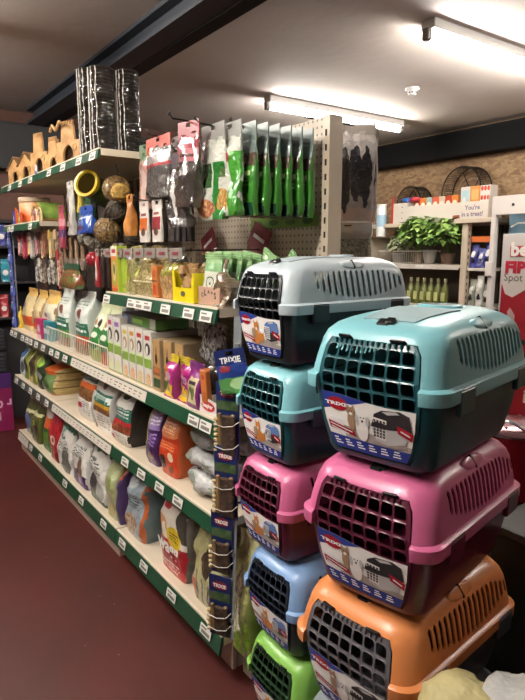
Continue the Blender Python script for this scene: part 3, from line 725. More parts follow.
# --- second shelf (z = .585)
bag('blue and white pet food bag at the far end of the second shelf', -4.585, -4.47, 1.0, Z1, .23, .12, pack('p2_blue', '#b9c4cc', [('e', .5, .7, .4, .14, '#4a78b0'), ('e', .5, .3, .35, .2, '#4b5358'), ('b', .9, 1, '#c9c9a0')], wob=.1), M('bagside_cream', '#c8c39c', .35), seal=seal_g)
for (a, c, lab, sh, sd) in ((-4.455, -4.32, 'yellow-green small animal feed bag with a dark animal, on the second shelf', [('e', .5, .4, .35, .2, '#2d2b1c'), ('b', .88, 1, '#d3cf9d'), ('b', .0, .1, '#5c6226')], '#a6a45a'),
    (-4.305, -4.12, 'brown feed bag with olive panel and pale wavy top on the second shelf', [('e', .5, .5, .34, .3, '#4a3a30'), ('b', .88, 1, '#d3cf9d'), ('e', .5, .12, .3, .08, '#b79f5a')], '#a6a45a'),
    (-4.10, -3.955, 'dark green feed bag with light green top on the second shelf', [('e', .5, .7, .4, .12, '#8fbf4a'), ('e', .5, .35, .35, .12, '#8a9196'), ('b', 0, .14, '#3b3b2c')], '#35452c')):
    bag(lab, a, c, .99, Z1, .245, .14, pack('p2_'+lab[:5], '#6f7434' if 'yellow' in lab or 'brown' in lab else '#27361f', sh, wob=.08), M('bs'+sd, sd, .35), seal=seal_g)
bl = bag('orange and green hay bale bag with tan striped side, second shelf', -3.935, -3.72, .985, Z1, .215, .36, pack('p2_bale', '#c9602c', [('r', .25, .95, .05, .62, '#5f7a48'), ('e', .5, .3, .3, .15, '#39512f')], wob=.05), pack('p2_baleside', ('#a08a54', '#c0a970', 40), [('b', .2, .24, '#6f5f38'), ('b', .42, .46, '#6f5f38'), ('b', .64, .68, '#6f5f38'), ('b', .84, .88, '#6f5f38')]), taper=.12, crumple=.004)
for i, (a, c, h, lab, sh) in enumerate((
    (-3.235, -3.0, .275, 'white dog food bag with orange stripe over kibble, leftmost of three', [('kr', .0, 1, .42, .66, K['kib'], K['kib2']), ('b', .64, .74, K['orange']), ('b', .76, .88, '#3d6f60'), ('r', .1, .45, .22, .33, '#b0303a'), ('f', .5, .9, .1, .38, '#8a8880', 6), ('f', .15, .85, .76, .88, '#cfd6cf', 2)]),
    (-2.98, -2.725, .30, 'white dog food bag with yellow stripe over kibble, middle of three', [('kr', 0, 1, .33, .44, K['kib'], K['kib2']), ('b', .43, .49, '#c9962c'), ('b', .5, .62, '#dfe3de'), ('b', .62, .66, '#2c6b5b'), ('b', .49, .52, '#2c6b5b'), ('e', .5, .8, .12, .09, '#7b4a34'), ('e', .15, .1, .15, .14, '#8e6a44'), ('f', .35, .9, .05, .28, '#8a8880', 5), ('r', .2, .8, .52, .61, '#8fa89c'), ('f', .15, .9, .52, .6, '#2c6b5b', 1)]),
    (-2.70, -2.49, .30, 'white dog food bag with red stripe over kibble and black side', [('kr', 0, 1, .2, .34, K['kib'], '#9b4a34'), ('b', .33, .40, '#b02c30'), ('b', .40, .60, '#2c6b5b'), ('e', .55, .8, .2, .08, '#33332f'), ('r', .1, .3, .06, .14, '#b0303a'), ('f', .35, .9, .03, .17, '#8a8880', 4), ('f', .1, .9, .46, .58, '#d9dcd6', 2)]))):
    o = bag(lab, a, c, .995, Z1, h, .2 if i == 2 else .13, pack('p2_w%d' % i, '#d9d6cf', sh, wob=.02, wrinkle=.5), M('bagside_black', '#26231f', .4) if i == 2 else M('bagside_white', '#bfc0bb', .35), seal=seal_w, taper=.4, group='white kibble bags on the second shelf')
    m = MB(); 
    lettering('PURE', (c-a)*.6, wtxt if i else gtxt, o, (0, -(.2 if i == 2 else .13)/2-.004, h*(.56 if i == 1 else .5 if i == 2 else .8)), stretch=1.0, bold=.04) if False else None
yp = bag('purple pet food bag with a lilac top and yellow-green edge, left of the orange bag', -2.31, -2.19, 1.0, Z1, .29, .13, pack('p2_yp', '#3b2052', [('b', .55, 1, '#8f7bb0'), ('r', 0, .3, .3, 1, '#b0aa5c'), ('r', .25, .8, .84, .9, '#a52a34'), ('f', .35, .9, .6, .8, '#e0d8e4', 4), ('f', .35, .9, .3, .5, '#8f7bb0', 4), ('e', .6, .15, .2, .06, '#7a5a48')], wob=.05), M('bagside_deep_purple', '#3b2052', .3), seal=None)
orr = bag('orange-red pet food bag with a peach top and small round cat picture', -2.175, -2.02, 1.0, Z1, .295, .14, pack('p2_or', '#b83c1e', [('b', .58, 1, '#c77a50'), ('e', .45, .6, .5, .07, '#c77a50'), ('r', .12, .75, .84, .90, '#a52a34'), ('f', .15, .85, .62, .8, '#e8c4a4', 4), ('f', .15, .85, .38, .5, '#d88a5a', 3), ('e', .3, .18, .16, .1, '#2c211c'), ('e', .68, .28, .13, .07, '#d5c3a4'), ('e', .7, .1, .12, .05, '#6a3a26')], wob=.03, wrinkle=.4), M('bagside_or', '#b4562f', .3), seal=None)
# two crumpled grey-white sacks lying in a pile
gm = pack('p2_grey', '#b4b6b5', [('e', .2, .45, .2, .35, '#8b9488'), ('e', .75, .3, .12, .3, '#7f8a80'), ('r', .5, .9, .1, .3, '#8d8f8e')], wob=.3, wrinkle=1.0, coat=.7, rough=.2)
def pile_bag(label, x, y, z, rz, w=.27, d=.2, h=.105, seed=1, mat=gm, group=None):
    m = MB(); nr = 12; rings = []
    for i in range(nr+1):
        t = i/nr; xx = (t-.5)*w; env = max(.08, math.sin(math.pi*min(1, max(0, t*.96+.02)))**.35)
        ring = []
        for j in range(20):
            a = 2*math.pi*j/20; yy = math.cos(a)*d/2*env; zz = (math.copysign(abs(math.sin(a))**.8, math.sin(a))*.5+.5)*h*(.35+.65*env)
            q = Vector((xx*14+seed, yy*14, zz*14)); nv = noise.noise_vector(q)*.018+noise.noise_vector(q*2.3)*.012+noise.noise_vector(q*5)*.004
            ring.append((xx+nv.x, yy+nv.y, max(0, zz+nv.z)))
        rings.append(ring)
    m.loft(rings, 0, True)
    o = m.obj('feed_sack', [mat], None, (x, y, z), (0, 0, rz), uvbox=(-w/2, w/2, 0, h), angle=80)
    return tag(o, label, 'bag', group)
pile_bag('crumpled grey-white sack lying at the bottom of the pile on the second shelf', -1.83, 1.115, Z1, R(8), w=.3, d=.24, seed=1, h=.10, group='crumpled grey sacks piled on the second shelf')
pile_bag('crumpled grey-white sack in the middle of the pile on the second shelf', -1.845, 1.11, Z1+.092, R(-6), w=.3, d=.24, seed=5, h=.09, group='crumpled grey sacks piled on the second shelf')
pile_bag('crumpled grey-white sack on top of the pile on the second shelf', -1.83, 1.12, Z1+.172, R(5), w=.3, d=.23, seed=9, h=.10, group='crumpled grey sacks piled on the second shelf')

# --- third shelf (z = .94)
bag('small yellow bag at the far end of the third shelf', -4.59, -4.55, 1.0, Z2, .16, .06, pack('p3_y', '#c9ae3a', [('b', .3, .5, '#6a5a9a')]), M('bs_y', '#c9ae3a', .4), seal=None)
for i, (a, c, h, lab) in enumerate(((-4.53, -4.29, .30, 'cream and orange small pet bedding bag, farthest of three'), (-4.24, -4.04, .30, 'cream and orange small pet bedding bag, middle of three'), (-4.0, -3.74, .31, 'pale yellow bedding bag with small print, right of the cream and orange ones'))):
    sh = [('b', .12, .36, '#c4532c'), ('e', .35, .6, .14, .06, '#6a5f8a'), ('b', .82, 1, '#d9b262')] if i < 2 else [('e', .5, .45, .25, .12, '#cfcabb'), ('e', .45, .5, .1, .05, '#7a3a4a'), ('b', .74, 1, '#dcb86c')]
    bag(lab, a, c, 1.02, Z2, h, .14, pack('p3_c%d' % min(i, 2), '#cfbc8c' if i < 2 else '#d6d0b8', sh, wob=.05), M('bs_brown', '#8f7452', .4), seal=M('seal_gold', '#d6a860', .35), group='cream bedding bags at the far end')
carton('small pink and white carton in front of the bedding bags', -3.975, -3.87, .985, Z2, .13, .05, pack('p3_pk', K['pink'], [('e', .5, .5, .3, .2, '#d8c3c9'), ('b', 0, .2, '#d8c3c9')], wrinkle=0), M('side_pink', '#a83060', .45))
carton('small teal carton beside the pink one at the start of the wire fence', -3.855, -3.73, 1.0, Z2, .125, .05, pack('p3_tl', K['teal'], [('b', .35, .6, '#cfd8d8')], wrinkle=0), M('side_teal', '#2a7a86', .45))
for i, (a, c, lab) in enumerate(((-3.655, -3.43, 'white and green feed bag with standing top, farther of two behind the wire fence'), (-3.31, -3.085, 'white and green feed bag with standing top and orange base, behind the wire fence'))):
    bag(lab, a, c, 1.02, Z2, .345, .13, pack('p3_wg%d' % i, '#cfd6cf', [('b', .30, .50, '#2c6b55'), ('f', .1, .92, .36, .46, '#dfe5df', 1), ('f', .2, .8, .74, .84, '#7a8a80', 2), ('b', .16, .30, '#5a8f3c' if i == 0 else '#b2512c'), ('kb', 0, .16, K['kib'], K['kib2']), ('e', .5, .64, .15, .08, '#7d4a3a')], wob=.02), M('bagside_green_white', '#b5beb4', .35), seal=seal_w, group='white and green bags behind the wire fence', taper=.3)
    bag('plain white bag standing behind the %s white and green feed bag' % ('farther' if i == 0 else 'nearer'), a+.02, c+.03, 1.19, Z2, .34, .12, pack('p3_pw', '#cfd3cb', [('b', .3, .5, '#3b7a5c')]), M('bagside_white', '#bfc0bb', .35), seal=seal_w, group='white bags behind the wire fence')
bag('grey-white folded bag lying behind the white and green bags', -3.04, -2.95, 1.05, Z2, .27, .2, pack('p3_gw', '#b7bcb6', [], wrinkle=1), M('bagside_white', '#bfc0bb', .35), seal=None, crumple=.012)
for i, (a, c, lab) in enumerate(((-2.99, -2.855, 'rounded pale green rabbit food bag behind the wire fence, left one'), (-2.85, -2.70, 'rounded pale green rabbit food bag next to the food cartons'))):
    bag(lab, a, c, 1.0, Z2, .30, .16, pack('p3_rg%d' % i, '#c8d0a8', [('e', .5, .40, .55, .2, '#2f7a3c'), ('e', .5, .46, .3, .05, '#dfe5d4'), ('b', .0, .22, '#8a9a3c' if i == 0 else '#b3572e'), ('e', .5, .70, .3, .12, '#e0e2d8'), ('e', .68, .66, .14, .07, '#2b2a26'), ('e', .35, .68, .1, .06, '#a88452')], wob=.04, coat=.6), M('bs_rg', '#9fb07c', .3), seal=None, taper=.55, group='rounded green food bags')
cols = [('#b9486a', '#c8d8a0'), ('#8d5fa8', '#c8d8a0'), ('#c9b24a', '#d07a34'), ('#c9963c', '#d06a30'), ('#b03a34', '#c9a060'), ('#b03a34', '#c8743a')]
xb = [(-2.668, -2.598, .265), (-2.592, -2.505, .262), (-2.49, -2.42, .235), (-2.412, -2.342, .236), (-2.334, -2.26, .238), (-2.252, -2.176, .235)]
wd = ['with a pink panel, leftmost of the row', 'with a purple panel, second of the row', 'with a yellow panel, third of the row', 'with an amber panel, fourth of the row', 'with a red logo, fifth of the row', 'with a black rabbit, beside the kraft cartons']
for i, ((a, c, h), (c1, c2)) in enumerate(zip(xb, cols)):
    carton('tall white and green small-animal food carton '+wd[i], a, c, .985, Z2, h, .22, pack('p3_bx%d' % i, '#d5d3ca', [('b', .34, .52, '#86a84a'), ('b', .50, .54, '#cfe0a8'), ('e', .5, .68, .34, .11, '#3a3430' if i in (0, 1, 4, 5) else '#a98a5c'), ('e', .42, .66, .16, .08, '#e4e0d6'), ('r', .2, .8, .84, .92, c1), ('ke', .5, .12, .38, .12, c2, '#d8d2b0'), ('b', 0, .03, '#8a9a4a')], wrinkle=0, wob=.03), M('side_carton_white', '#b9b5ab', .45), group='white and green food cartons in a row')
for i in range(3):
    a = -2.166+i*.076
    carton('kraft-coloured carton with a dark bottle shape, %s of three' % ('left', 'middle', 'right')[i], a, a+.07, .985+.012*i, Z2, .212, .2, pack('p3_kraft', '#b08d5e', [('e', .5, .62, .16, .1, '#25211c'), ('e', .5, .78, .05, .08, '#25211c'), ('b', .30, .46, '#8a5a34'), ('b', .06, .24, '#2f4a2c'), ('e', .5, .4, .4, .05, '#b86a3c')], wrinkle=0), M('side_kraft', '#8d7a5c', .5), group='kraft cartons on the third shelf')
m = MB(); m.bbox(-.205, .205, -.075, .075, 0, .045, .002)
o = m.obj('flat_carton', [pack('p3_flat', '#4f7a34', [('r', 0, .3, 0, 1, '#3f3768'), ('e', .12, .5, .07, .25, '#7fa0c0'), ('r', .85, 1, 0, 1, '#a3a59c')], wrinkle=0)], None, (-2.37, 1.09, Z2+.2405), (0, 0, R(-3)), uvbox=(-.2, .2, 0, .045)); tag(o, 'flat green and purple carton lying on top of the white food cartons', 'box')
m = MB(); m.bbox(-.06, .06, -.0765, -.0755, .012, .03, .0003); m.obj('print_panel', M('print_lime', '#7fa84a', .4), o)
cm = lambda i: pack('p3_candy', '#a82a7c', [('b', .82, 1, '#c2b02c'), ('e', .4, .62, .3, .12, '#c96a3a'), ('r', .1, .95, .03, .33, '#cfae2a'), ('e', .5, .5, .35, .12, '#d8a8c4'), ('r', .3, .8, .12, .2, '#a89a5a')], wob=.06, coat=.8, rough=.15, wrinkle=.7)
for i, a in enumerate((-2.065, -1.965)):
    bag('magenta and yellow treat pouch with crumpled top, %s of two' % ('left', 'right')[i], a, a+.105, .972+.008*i, Z2, .17, .06, cm(i), M('bs_magenta', '#8a2a6a', .2), name='treat_pouch', seal=M('seal_yellow', '#bfae3a', .3), crumple=.01, group='magenta treat pouches')
o = bag('purple treat pouch with a beige window panel and a green heart', -1.868, -1.762, .975, Z2, .165, .05, pack('p3_heart', '#6d2268', [('r', .16, .84, .1, .68, '#bfb48c'), ('e', .38, .36, .16, .1, '#5f6a34'), ('e', .62, .36, .16, .1, '#5f6a34'), ('e', .5, .27, .17, .1, '#5f6a34'), ('r', .25, .75, .52, .6, '#3a2a3a')], wrinkle=.3), M('bs_purp2', '#5c1c58', .25), name='treat_pouch', seal=M('seal_purple', '#7a3a78', .3))
# silver-black sachet leaning over the pouches
o = bag('shiny black and silver patterned sachet leaning over the purple pouch', -.06, .06, 0, 0, .2, .035, pack('p3_silv', ('#1d1d1f', '#b6b6b4', 16), [], coat=.9, rough=.15), M('bs_silver', '#5b5b5c', .2), name='foil_sachet', seed=3); o.location = (-1.86, 1.09, Z2+.145); o.rotation_euler = (R(14), R(24), R(10))
o = bag('clear bag of dark pellets holding up the silver sachet', -1.90, -1.80, 1.05, Z2, .2, .09, pack('p3_dk', ('#2a2422', '#3a322c', 30), [], coat=.8, rough=.2), name='treat_pouch')
carton('slim orange upright carton with a small round logo near the shelf end', -1.748, -1.706, .98, Z2, .155, .02, pack('p3_or', '#c4743a', [('e', .5, .84, .3, .06, '#a33a2a'), ('b', .2, .5, '#b5652e')], wrinkle=0), M('side_orange', '#a45e30', .45), tilt=R(4))
t = thing('display_tray', 'small white tray with a red oval beaphar logo, near end of the third shelf', 'tray', (-1.705, 1.03, Z2))
m = MB(); m.prism([(-.062, 0), (.062, 0), (.062, .05), (-.062, .062)], -.0515, -.0495); m.obj('front_panel', M('tray_white', '#d3cfc8', .4), t)
m = MB(); m.bbox(-.062, .062, -.049, .1, 0, .004, .001); m.bbox(.058, .062, -.049, .1, .004, .05, .001); m.bbox(-.062, -.058, -.049, .1, .004, .05, .001); m.obj('tray_body', M('tray_white', '#d3cfc8', .4), t)
m = MB(); m.prism([(math.cos(a*math.pi/12)*.045, .029+math.sin(a*math.pi/12)*.017) for a in range(24)], -.0528, -.0516); lg = m.obj('logo_plate', M('logo_red', '#b01f2e', .35), t)
lettering('beaphar', .07, wtxt, lg, (0, -.0535, .029), bold=.04, stretch=1)
# --- fourth shelf (z = 1.32), nearest bay
cellw = dict(coat=.9, rough=.12, wrinkle=1.0)
o = carton('orange and green carton with a rabbit picture at the left end of the hay shelf', -2.585, -2.51, .985, Z3, .205, .05, pack('p4_card', '#c8743a', [('b', .78, 1, '#d3cfc4'), ('r', .2, .8, .85, .93, '#a8303c'), ('e', .5, .42, .38, .3, '#7fa33c'), ('e', .5, .45, .22, .22, '#d8b08a'), ('e', .5, .5, .14, .12, '#2b2a30'), ('b', 0, .08, '#b4502c')], wrinkle=0), M('side_lime', '#98ad3a', .45))
carton('lime green carton turned sideways next to the rabbit carton', -2.50, -2.445, 1.0, Z3, .19, .05, pack('p4_lime', '#93a838', [('b', .1, .2, '#7c9030')], wrinkle=0), M('side_lime', '#98ad3a', .45))
bag('slim clear hay bag with a lilac tag', -2.44, -2.345, .99, Z3, .205, .09, pack('p4_h1', ('#6f6a3c', '#a8a070', 30), [('r', .25, .8, .72, .9, '#8d8fc0'), ('r', .1, .5, .3, .6, '#9aa23c')], **cellw), name='hay_bag', seal=None, taper=.14)
bag('large clear hay bag with a lilac and lime label', -2.34, -2.155, .985, Z3, .205, .14, pack('p4_h2', ('#6d5f3a', '#b3a574', 34), [('r', .05, .3, .62, .85, '#8d9fc8'), ('r', .05, .22, .38, .60, '#9fb038'), ('b', .28, .3, '#d8cfae')], **cellw), name='hay_bag', seal=None, taper=.14, crumple=.012)
o = carton('orange treat stick pack standing between two clear bags', -2.15, -2.10, .985, Z3, .125, .03, pack('p4_st', '#c07638', [('e', .5, .75, .35, .12, '#a8502c'), ('r', .2, .8, .1, .4, '#b0402c'), ('b', .5, .55, '#5a3a24')], wrinkle=.3, coat=.5), M('side_orange2', '#a8652f', .45))
bag('clear bag of biscuit treats with blue and white corner labels', -2.10, -1.965, .99, Z3, .195, .11, pack('p4_tr', ('#8f6a42', '#c9a878', 20), [('b', .72, 1, '#4c463e'), ('e', .15, .8, .12, .08, '#7f97c0'), ('e', .7, .8, .1, .07, '#b8bfc8'), ('kb', .45, .7, '#7a7434', '#a09a50')], **cellw), name='treat_bag', seal=None)
bag('clear bag of biscuits behind the yellow display box', -1.955, -1.83, 1.06, Z3, .17, .09, pack('p4_tr2', ('#8f6a42', '#c9a878', 20), [('b', .8, 1, '#39342e')], **cellw), name='treat_bag', seal=None)
t = thing('display_box', 'bright yellow open display box with biscuits and a small grey oval', 'box', (-1.875, 1.03, Z3))
ym = M('yellow_card', '#d8c414', .4)
m = MB(); m.prism([(-.08, 0), (.08, 0), (.08, .105), (.07, .105), (.062, .052), (-.058, .052), (-.068, .115), (-.08, .115)], -.051, -.048); m.obj('front_panel', ym, t)
m = MB(); m.bbox(-.08, -.077, -.048, .02, 0, .11, .0005); m.bbox(.077, .08, -.048, .02, 0, .105, .0005); m.bbox(-.08, .08, -.048, .02, 0, .003, .0005); m.obj('box_body', ym, t)
m = MB(); m.prism([(math.cos(a*math.pi/10)*.016, .03+math.sin(a*math.pi/10)*.010) for a in range(20)], -.0522, -.0511); m.obj('logo_plate', M('logo_grey', '#5a5a48', .4), t)
m = MB()
r2 = random.Random(3)
for i in range(40):
    x, y, z = r2.uniform(-.055, .055), r2.uniform(-.04, .01), .03+.10*(i/40); m.add([(x+a*.018+r2.uniform(-.005, .005), y+b_*.012, z+c*.011) for a in (-1, 1) for b_ in (-1, 1) for c in (-1, 1)], [(0, 1, 3, 2), (4, 6, 7, 5), (0, 4, 5, 1), (2, 3, 7, 6), (0, 2, 6, 4), (1, 5, 7, 3)])
o = m.obj('biscuits', M('biscuit', '#a98758', .7, vary=('#8a6a44', 30)), t); o['kind'] = 'stuff'
t = thing('display_box', 'kraft display box with curved dark lettering holding pale green pouches', 'box', (-1.715, 1.045, Z3))
km = M('kraft_pink', '#b08f7a', .55)
m = MB(); m.bbox(-.072, .072, -.052, -.049, 0, .062, .001); fp = m.obj('front_panel', km, t)
m = MB(); m.bbox(.069, .072, -.049, .085, 0, .062, .001); m.bbox(-.072, -.069, -.049, .085, 0, .062, .001); m.bbox(-.072, .072, .085, .088, 0, .062, .001); m.bbox(-.072, .072, -.049, .085, 0, .003, .001); m.obj('box_body', km, t)
for k, ch in enumerate('CLAWS'):
    a = R(-30+15*k); lettering(ch, .014, dtxt, fp, (.085*math.sin(a), -.0526, -.040+.085*math.cos(a)), (R(90), -a*-1 if False else 0, 0), bold=.04)
gp = pack('p4_gp', '#7fa878', [('r', .12, .88, .14, .62, '#c9cdbf'), ('e', .5, .4, .24, .12, '#3b3f3a'), ('e', .5, .4, .2, .10, '#c9cdbf'), ('e', .5, .38, .06, .03, '#3b3f3a'), ('b', .78, 1, '#94b884')], coat=.7, rough=.2, wrinkle=.4)
for k in range(5):
    o = bag('pale green foil pouch with a dog face, %s in the kraft box' % ('front one', 'second one', 'third one', 'fourth one', 'rearmost')[k], -.055, .055, 0, 0, .175, .022, gp, M('bs_gp', '#6f9a68', .25), name='treat_pouch', group='green pouches in the kraft box', seal=M('seal_gp', '#8fb580', .3))
    o.location = (-1.73+.014*k, 1.012+.027*k, Z3+.0045); o.rotation_euler = (R(-4), R(1+1.5*k), 0)
for k in range(2):
    o = bag('green foil pouch tilted to the right behind the clear bag, %s' % ('lower one', 'upper one')[k], -.05, .05, 0, 0, .16, .025, gp, M('bs_gp', '#6f9a68', .25), name='treat_pouch', group='tilted green pouches', seal=M('seal_gp', '#8fb580', .3))
    o.location = (-1.665+.045*k, 1.175+.05*k, Z3+.03); o.rotation_euler = (0, R(25+14*k), 0)
bag('clear knotted bag of brown chews at the near end of the hay shelf', -1.69, -1.61, .985, Z3, .15, .08, pack('p4_cl', ('#5b4c3c', '#8d7c68', 22), [('e', .5, .1, .3, .05, '#b0a898')], **cellw), name='chew_bag', knot=True, taper=.45, crumple=.012)
# two red header cards leaning on the pegboard
for k, (x, z, tw, lab) in enumerate(((-2.30, 1.41, -28, 'maroon header card of a clear packet leaning on the pegboard, left one'), (-2.02, 1.42, 24, 'maroon header card of a clear packet leaning on the pegboard, right one'))):
    t = thing('leaning_packet', lab, 'packet', (x, 1.36, z)); t.rotation_euler = (R(-6), R(tw), 0)
    m = MB(); m.prism([(-.065, .10), (.065, .10), (.06, .2), (-.06, .2)], -.003, .003); hc = m.obj('header_card', M('maroon_card', '#7c2530', .4), t)
    m = MB(); m.box(-.04, .04, -.0036, -.003, .14, .155); m.obj('print_line', wtxt, hc)
    b2 = bag_mesh(.11, .02, .11, 3+k, side=False); ob = b2.obj('packet', pack('p4_lean', '#9c6a64', [('b', 0, .4, '#6a5a50')], coat=.8, rough=.2), t, (0, 0, 0), uvbox=(-.055, .055, 0, .11))

# ================================================================ HANGING STOCK
hook_m = M('hook_dark', '#2b2927', .35, .7)
def hook(x, z, y0=1.0, label='steel wire hook'):
    """prong hook out of the pegboard, with an upturned black tip"""
    t = thing('peg_hook', label, 'hook', (x, YB, z), 0, 'pegboard hooks')
    m = MB(); m.tube([(0, 0, 0), (0, y0-YB, .012), (0, y0-YB-.012, .026)], .003, 6); m.obj('prong', hook_m, t)
    m = MB(); m.bbox(-.012, .012, -.006, 0, -.02, .012, .002); m.obj('hook_plate', hook_m, t)
    m = MB(); m.lathe([(.0045, -.006), (.006, 0), (.004, .006)], 8); m.obj('hook_tip', M('black_plastic_tip', '#111111', .4), t, (0, y0-YB-.012, .026))
    return t
def hang(name, label, x, y, ztop, w, h, d, front, header=None, hh=.04, group=None, cat='packet', ry=0, rz=0, seed=None, fin=.012, crumple=.006, hw=None, txt=None, side=None):
    """packet hanging from a hook: pillow body plus header card with euro slot; origin at the hook point"""
    seed = rnd.random()*20 if seed is None else seed
    t = thing(name, label, cat, (x, y, ztop), rz, group); t.rotation_euler = (0, ry, rz)
    b2 = bag_mesh(w, d, h-hh*.6, seed, taper=.3, fin=fin, crumple=crumple, side=bool(side)); b2.obj('packet_body', [front]+([side] if side else []), t, (0, 0, -h), uvbox=(-w/2, w/2, 0, h-hh*.6), angle=80)
    hw = hw or w
    m = MB(); e = .012
    m.box(-hw/2, hw/2, -.0022, .0022, -hh, -.004); m.box(-hw/2, -.014, -.0022, .0022, -.004, .010); m.box(.014, hw/2, -.0022, .0022, -.004, .010); m.box(-hw/2, hw/2, -.0022, .0022, .010, .016)
    hc = m.obj('header_card', header or front, t)
    if txt: lettering(txt[0], hw*.7, txt[1], hc, (0, -.0032, -hh*.5), bold=.04)
    return t
# seven green pouches on one hook (front faces seen edge-on behind each other)
gpm = pack('h_green', '#357a28', [('b', .78, 1, '#6f7f7b'), ('b', .62, .78, '#4c4034'), ('e', .5, .7, .3, .05, '#8a7258'), ('f', .15, .85, .35, .5, '#8fb87a', 3), ('b', 0, .16, '#173c2a'), ('ke', .3, .18, .22, .2, '#8a5a3a', '#c9b078'), ('r', .1, .9, .5, .56, '#cfe0a0')], coat=.9, rough=.12, wrinkle=.6)
gps = M('h_green_side', '#357a28', .2, coat=.8)
clearhead = M('clear_header', '#b9bab4', .15, alpha=.55, coat=.8)
hook(-1.70, 1.905, 1.09, 'wire hook holding the six green packets')
for k in range(6):
    hang('chew_packet', 'green packet with grey header hanging on the hook, %s of six' % ('front', 'second', 'third', 'fourth', 'fifth', 'rearmost')[k], -1.70+.002*k, 1.125+.046*k, 1.905, .165, .285, .035, gpm, M('h_greyhead', '#717f7b', .3, coat=.4), .045, 'six green chew packets on one hook', crumple=.004, side=gps)
# two pairs of white/green cellophane packets in front
wgm = pack('h_whgreen', '#c9ccc0', [('r', .62, 1, 0, .8, '#3f8f2e'), ('ke', .35, .2, .3, .16, '#a86a34', '#d8b870'), ('r', .08, .5, .5, .85, '#4f6a3a'), ('e', .5, .75, .2, .08, '#8a2a34')], coat=1, rough=.08, wrinkle=1)
wg2 = pack('h_whgreen2', '#c4c8bc', [('r', .6, 1, 0, .7, '#2f7a34'), ('ke', .35, .14, .3, .12, '#8a3a34', '#c9a070'), ('r', .1, .55, .4, .7, '#3a5a34')], coat=1, rough=.08, wrinkle=1)
hang('chew_packet', 'glossy white and green packet in front of the six green ones', -1.70, 1.075, 1.905, .14, .285, .04, wgm, clearhead, .05, 'glossy white and green packets', crumple=.01)
hang('chew_packet', 'glossy white and green packet with clear top, left of the green packets', -1.775, 1.055, 1.91, .15, .30, .04, wg2, clearhead, .055, 'glossy white and green packets', crumple=.01)
hook(-1.775, 1.91, 1.0, 'wire hook holding the glossy packet left of the green ones')
# maroon header long packet and dark silver packet
mar = pack('h_maroon', '#3a3532', [('r', 0, 1, .62, 1, '#a0656a'), ('r', 0, 1, .8, 1, '#8a2f3c'), ('r', .2, .8, .86, .93, '#c9a0a4'), ('r', .2, .8, .68, .72, '#4a2026')], coat=1, rough=.08, wrinkle=1)
hook(-1.845, 1.93, .94, 'long wire hook holding the packet with the maroon header')
hang('chew_packet', 'long clear packet with a maroon and pink header hanging from the longest hook', -1.845, 1.0, 1.925, .15, .27, .045, mar, M('maroon_card', '#7c2530', .4), .04, crumple=.01, ry=R(4))
dk = pack('h_dark', ('#5a5654', '#2b2827', 12), [('b', .8, 1, '#3a2a34'), ('e', .4, .45, .12, .3, '#c9c7c4')], coat=1, rough=.06, wrinkle=1.2, wob=.2)
hang('chew_packet', 'crinkled grey foil packet hanging left of the maroon header packet', -1.95, 1.02, 1.84, .14, .25, .05, dk, M('dark_header', '#33262f', .35), .04, crumple=.014)
hook(-1.95, 1.845, 1.0, 'wire hook holding the crinkled grey foil packet')
# mesh-like grey mats with orange/white header
mat_m = pack('h_mat', ('#4b4947', '#5f5d5a', 60), [('b', .82, 1, '#cfcac4'), ('r', 0, .26, .84, 1, '#c4482a'), ('r', .3, .95, .88, 1, '#3b3734'), ('b', .60, .66, '#a03c44'), ('kb', .66, .82, '#7a7672', '#a8a4a0')], coat=.9, rough=.12, wrinkle=.7)
hook(-2.15, 1.93, 1.0, 'wire hook holding the grey mesh packets'); hook(-2.36, 1.94, 1.0, 'bare-tipped wire hook left of the grey mesh packets')
hang('mesh_packet', 'clear packet of grey mesh with an orange and white header, front one of the pair', -2.15, 1.03, 1.925, .21, .215, .03, mat_m, M('header_red_dark', '#a84838', .4), .03, 'grey mesh packets')
hang('mesh_packet', 'clear packet of grey mesh behind the one with the orange header', -2.14, 1.09, 1.925, .21, .215, .03, mat_m, M('header_dark', '#4a3c38', .4), .03, 'grey mesh packets')
hang('mesh_packet', 'slim pink and white packet edge beside the grey mesh packets', -2.36, 1.07, 1.93, .11, .25, .035, pack('h_pinkside', '#a88078', [('b', .85, 1, '#4f6a4a'), ('e', .5, .4, .3, .3, '#c9b0a8')], coat=.8, rough=.15), M('header_green', '#4f6a4a', .4), .03)
for k in range(6):
    pk = pack('h_card%d' % min(k, 2), '#c9c4bc', [('r', .05, .95, .35, .72, '#c4642c' if k % 2 == 0 else '#8a2a34'), ('e', .5, .3, .25, .12, '#5a4238'), ('r', .2, .8, .78, .86, '#7a3a34')], wrinkle=.2) if k < 2 else M('toothcard_dark', '#2d2725', .4)
    hang('small_card_packet', ('narrow card packet with an orange panel under the grey mesh packets', 'narrow card packet with a dark red panel, right of the orange one', 'dark narrow packet hanging third in the lower row', 'dark narrow packet hanging fourth in the lower row', 'dark narrow packet hanging fifth in the lower row', 'dark narrow packet hanging last in the lower row')[k], -2.30+.125*k if k < 2 else -2.10+.035*(k-2), 1.03 if k < 2 else 1.04+.008*k, 1.69, .085 if k < 2 else .05, .15, .018, pk, None, .022, 'narrow card packets in the lower row', crumple=.002)
hook(-2.30, 1.70, 1.0, 'wire hook holding the narrow orange card packet')
hook(-2.175, 1.70, 1.0, 'wire hook holding the narrow dark red card packet')
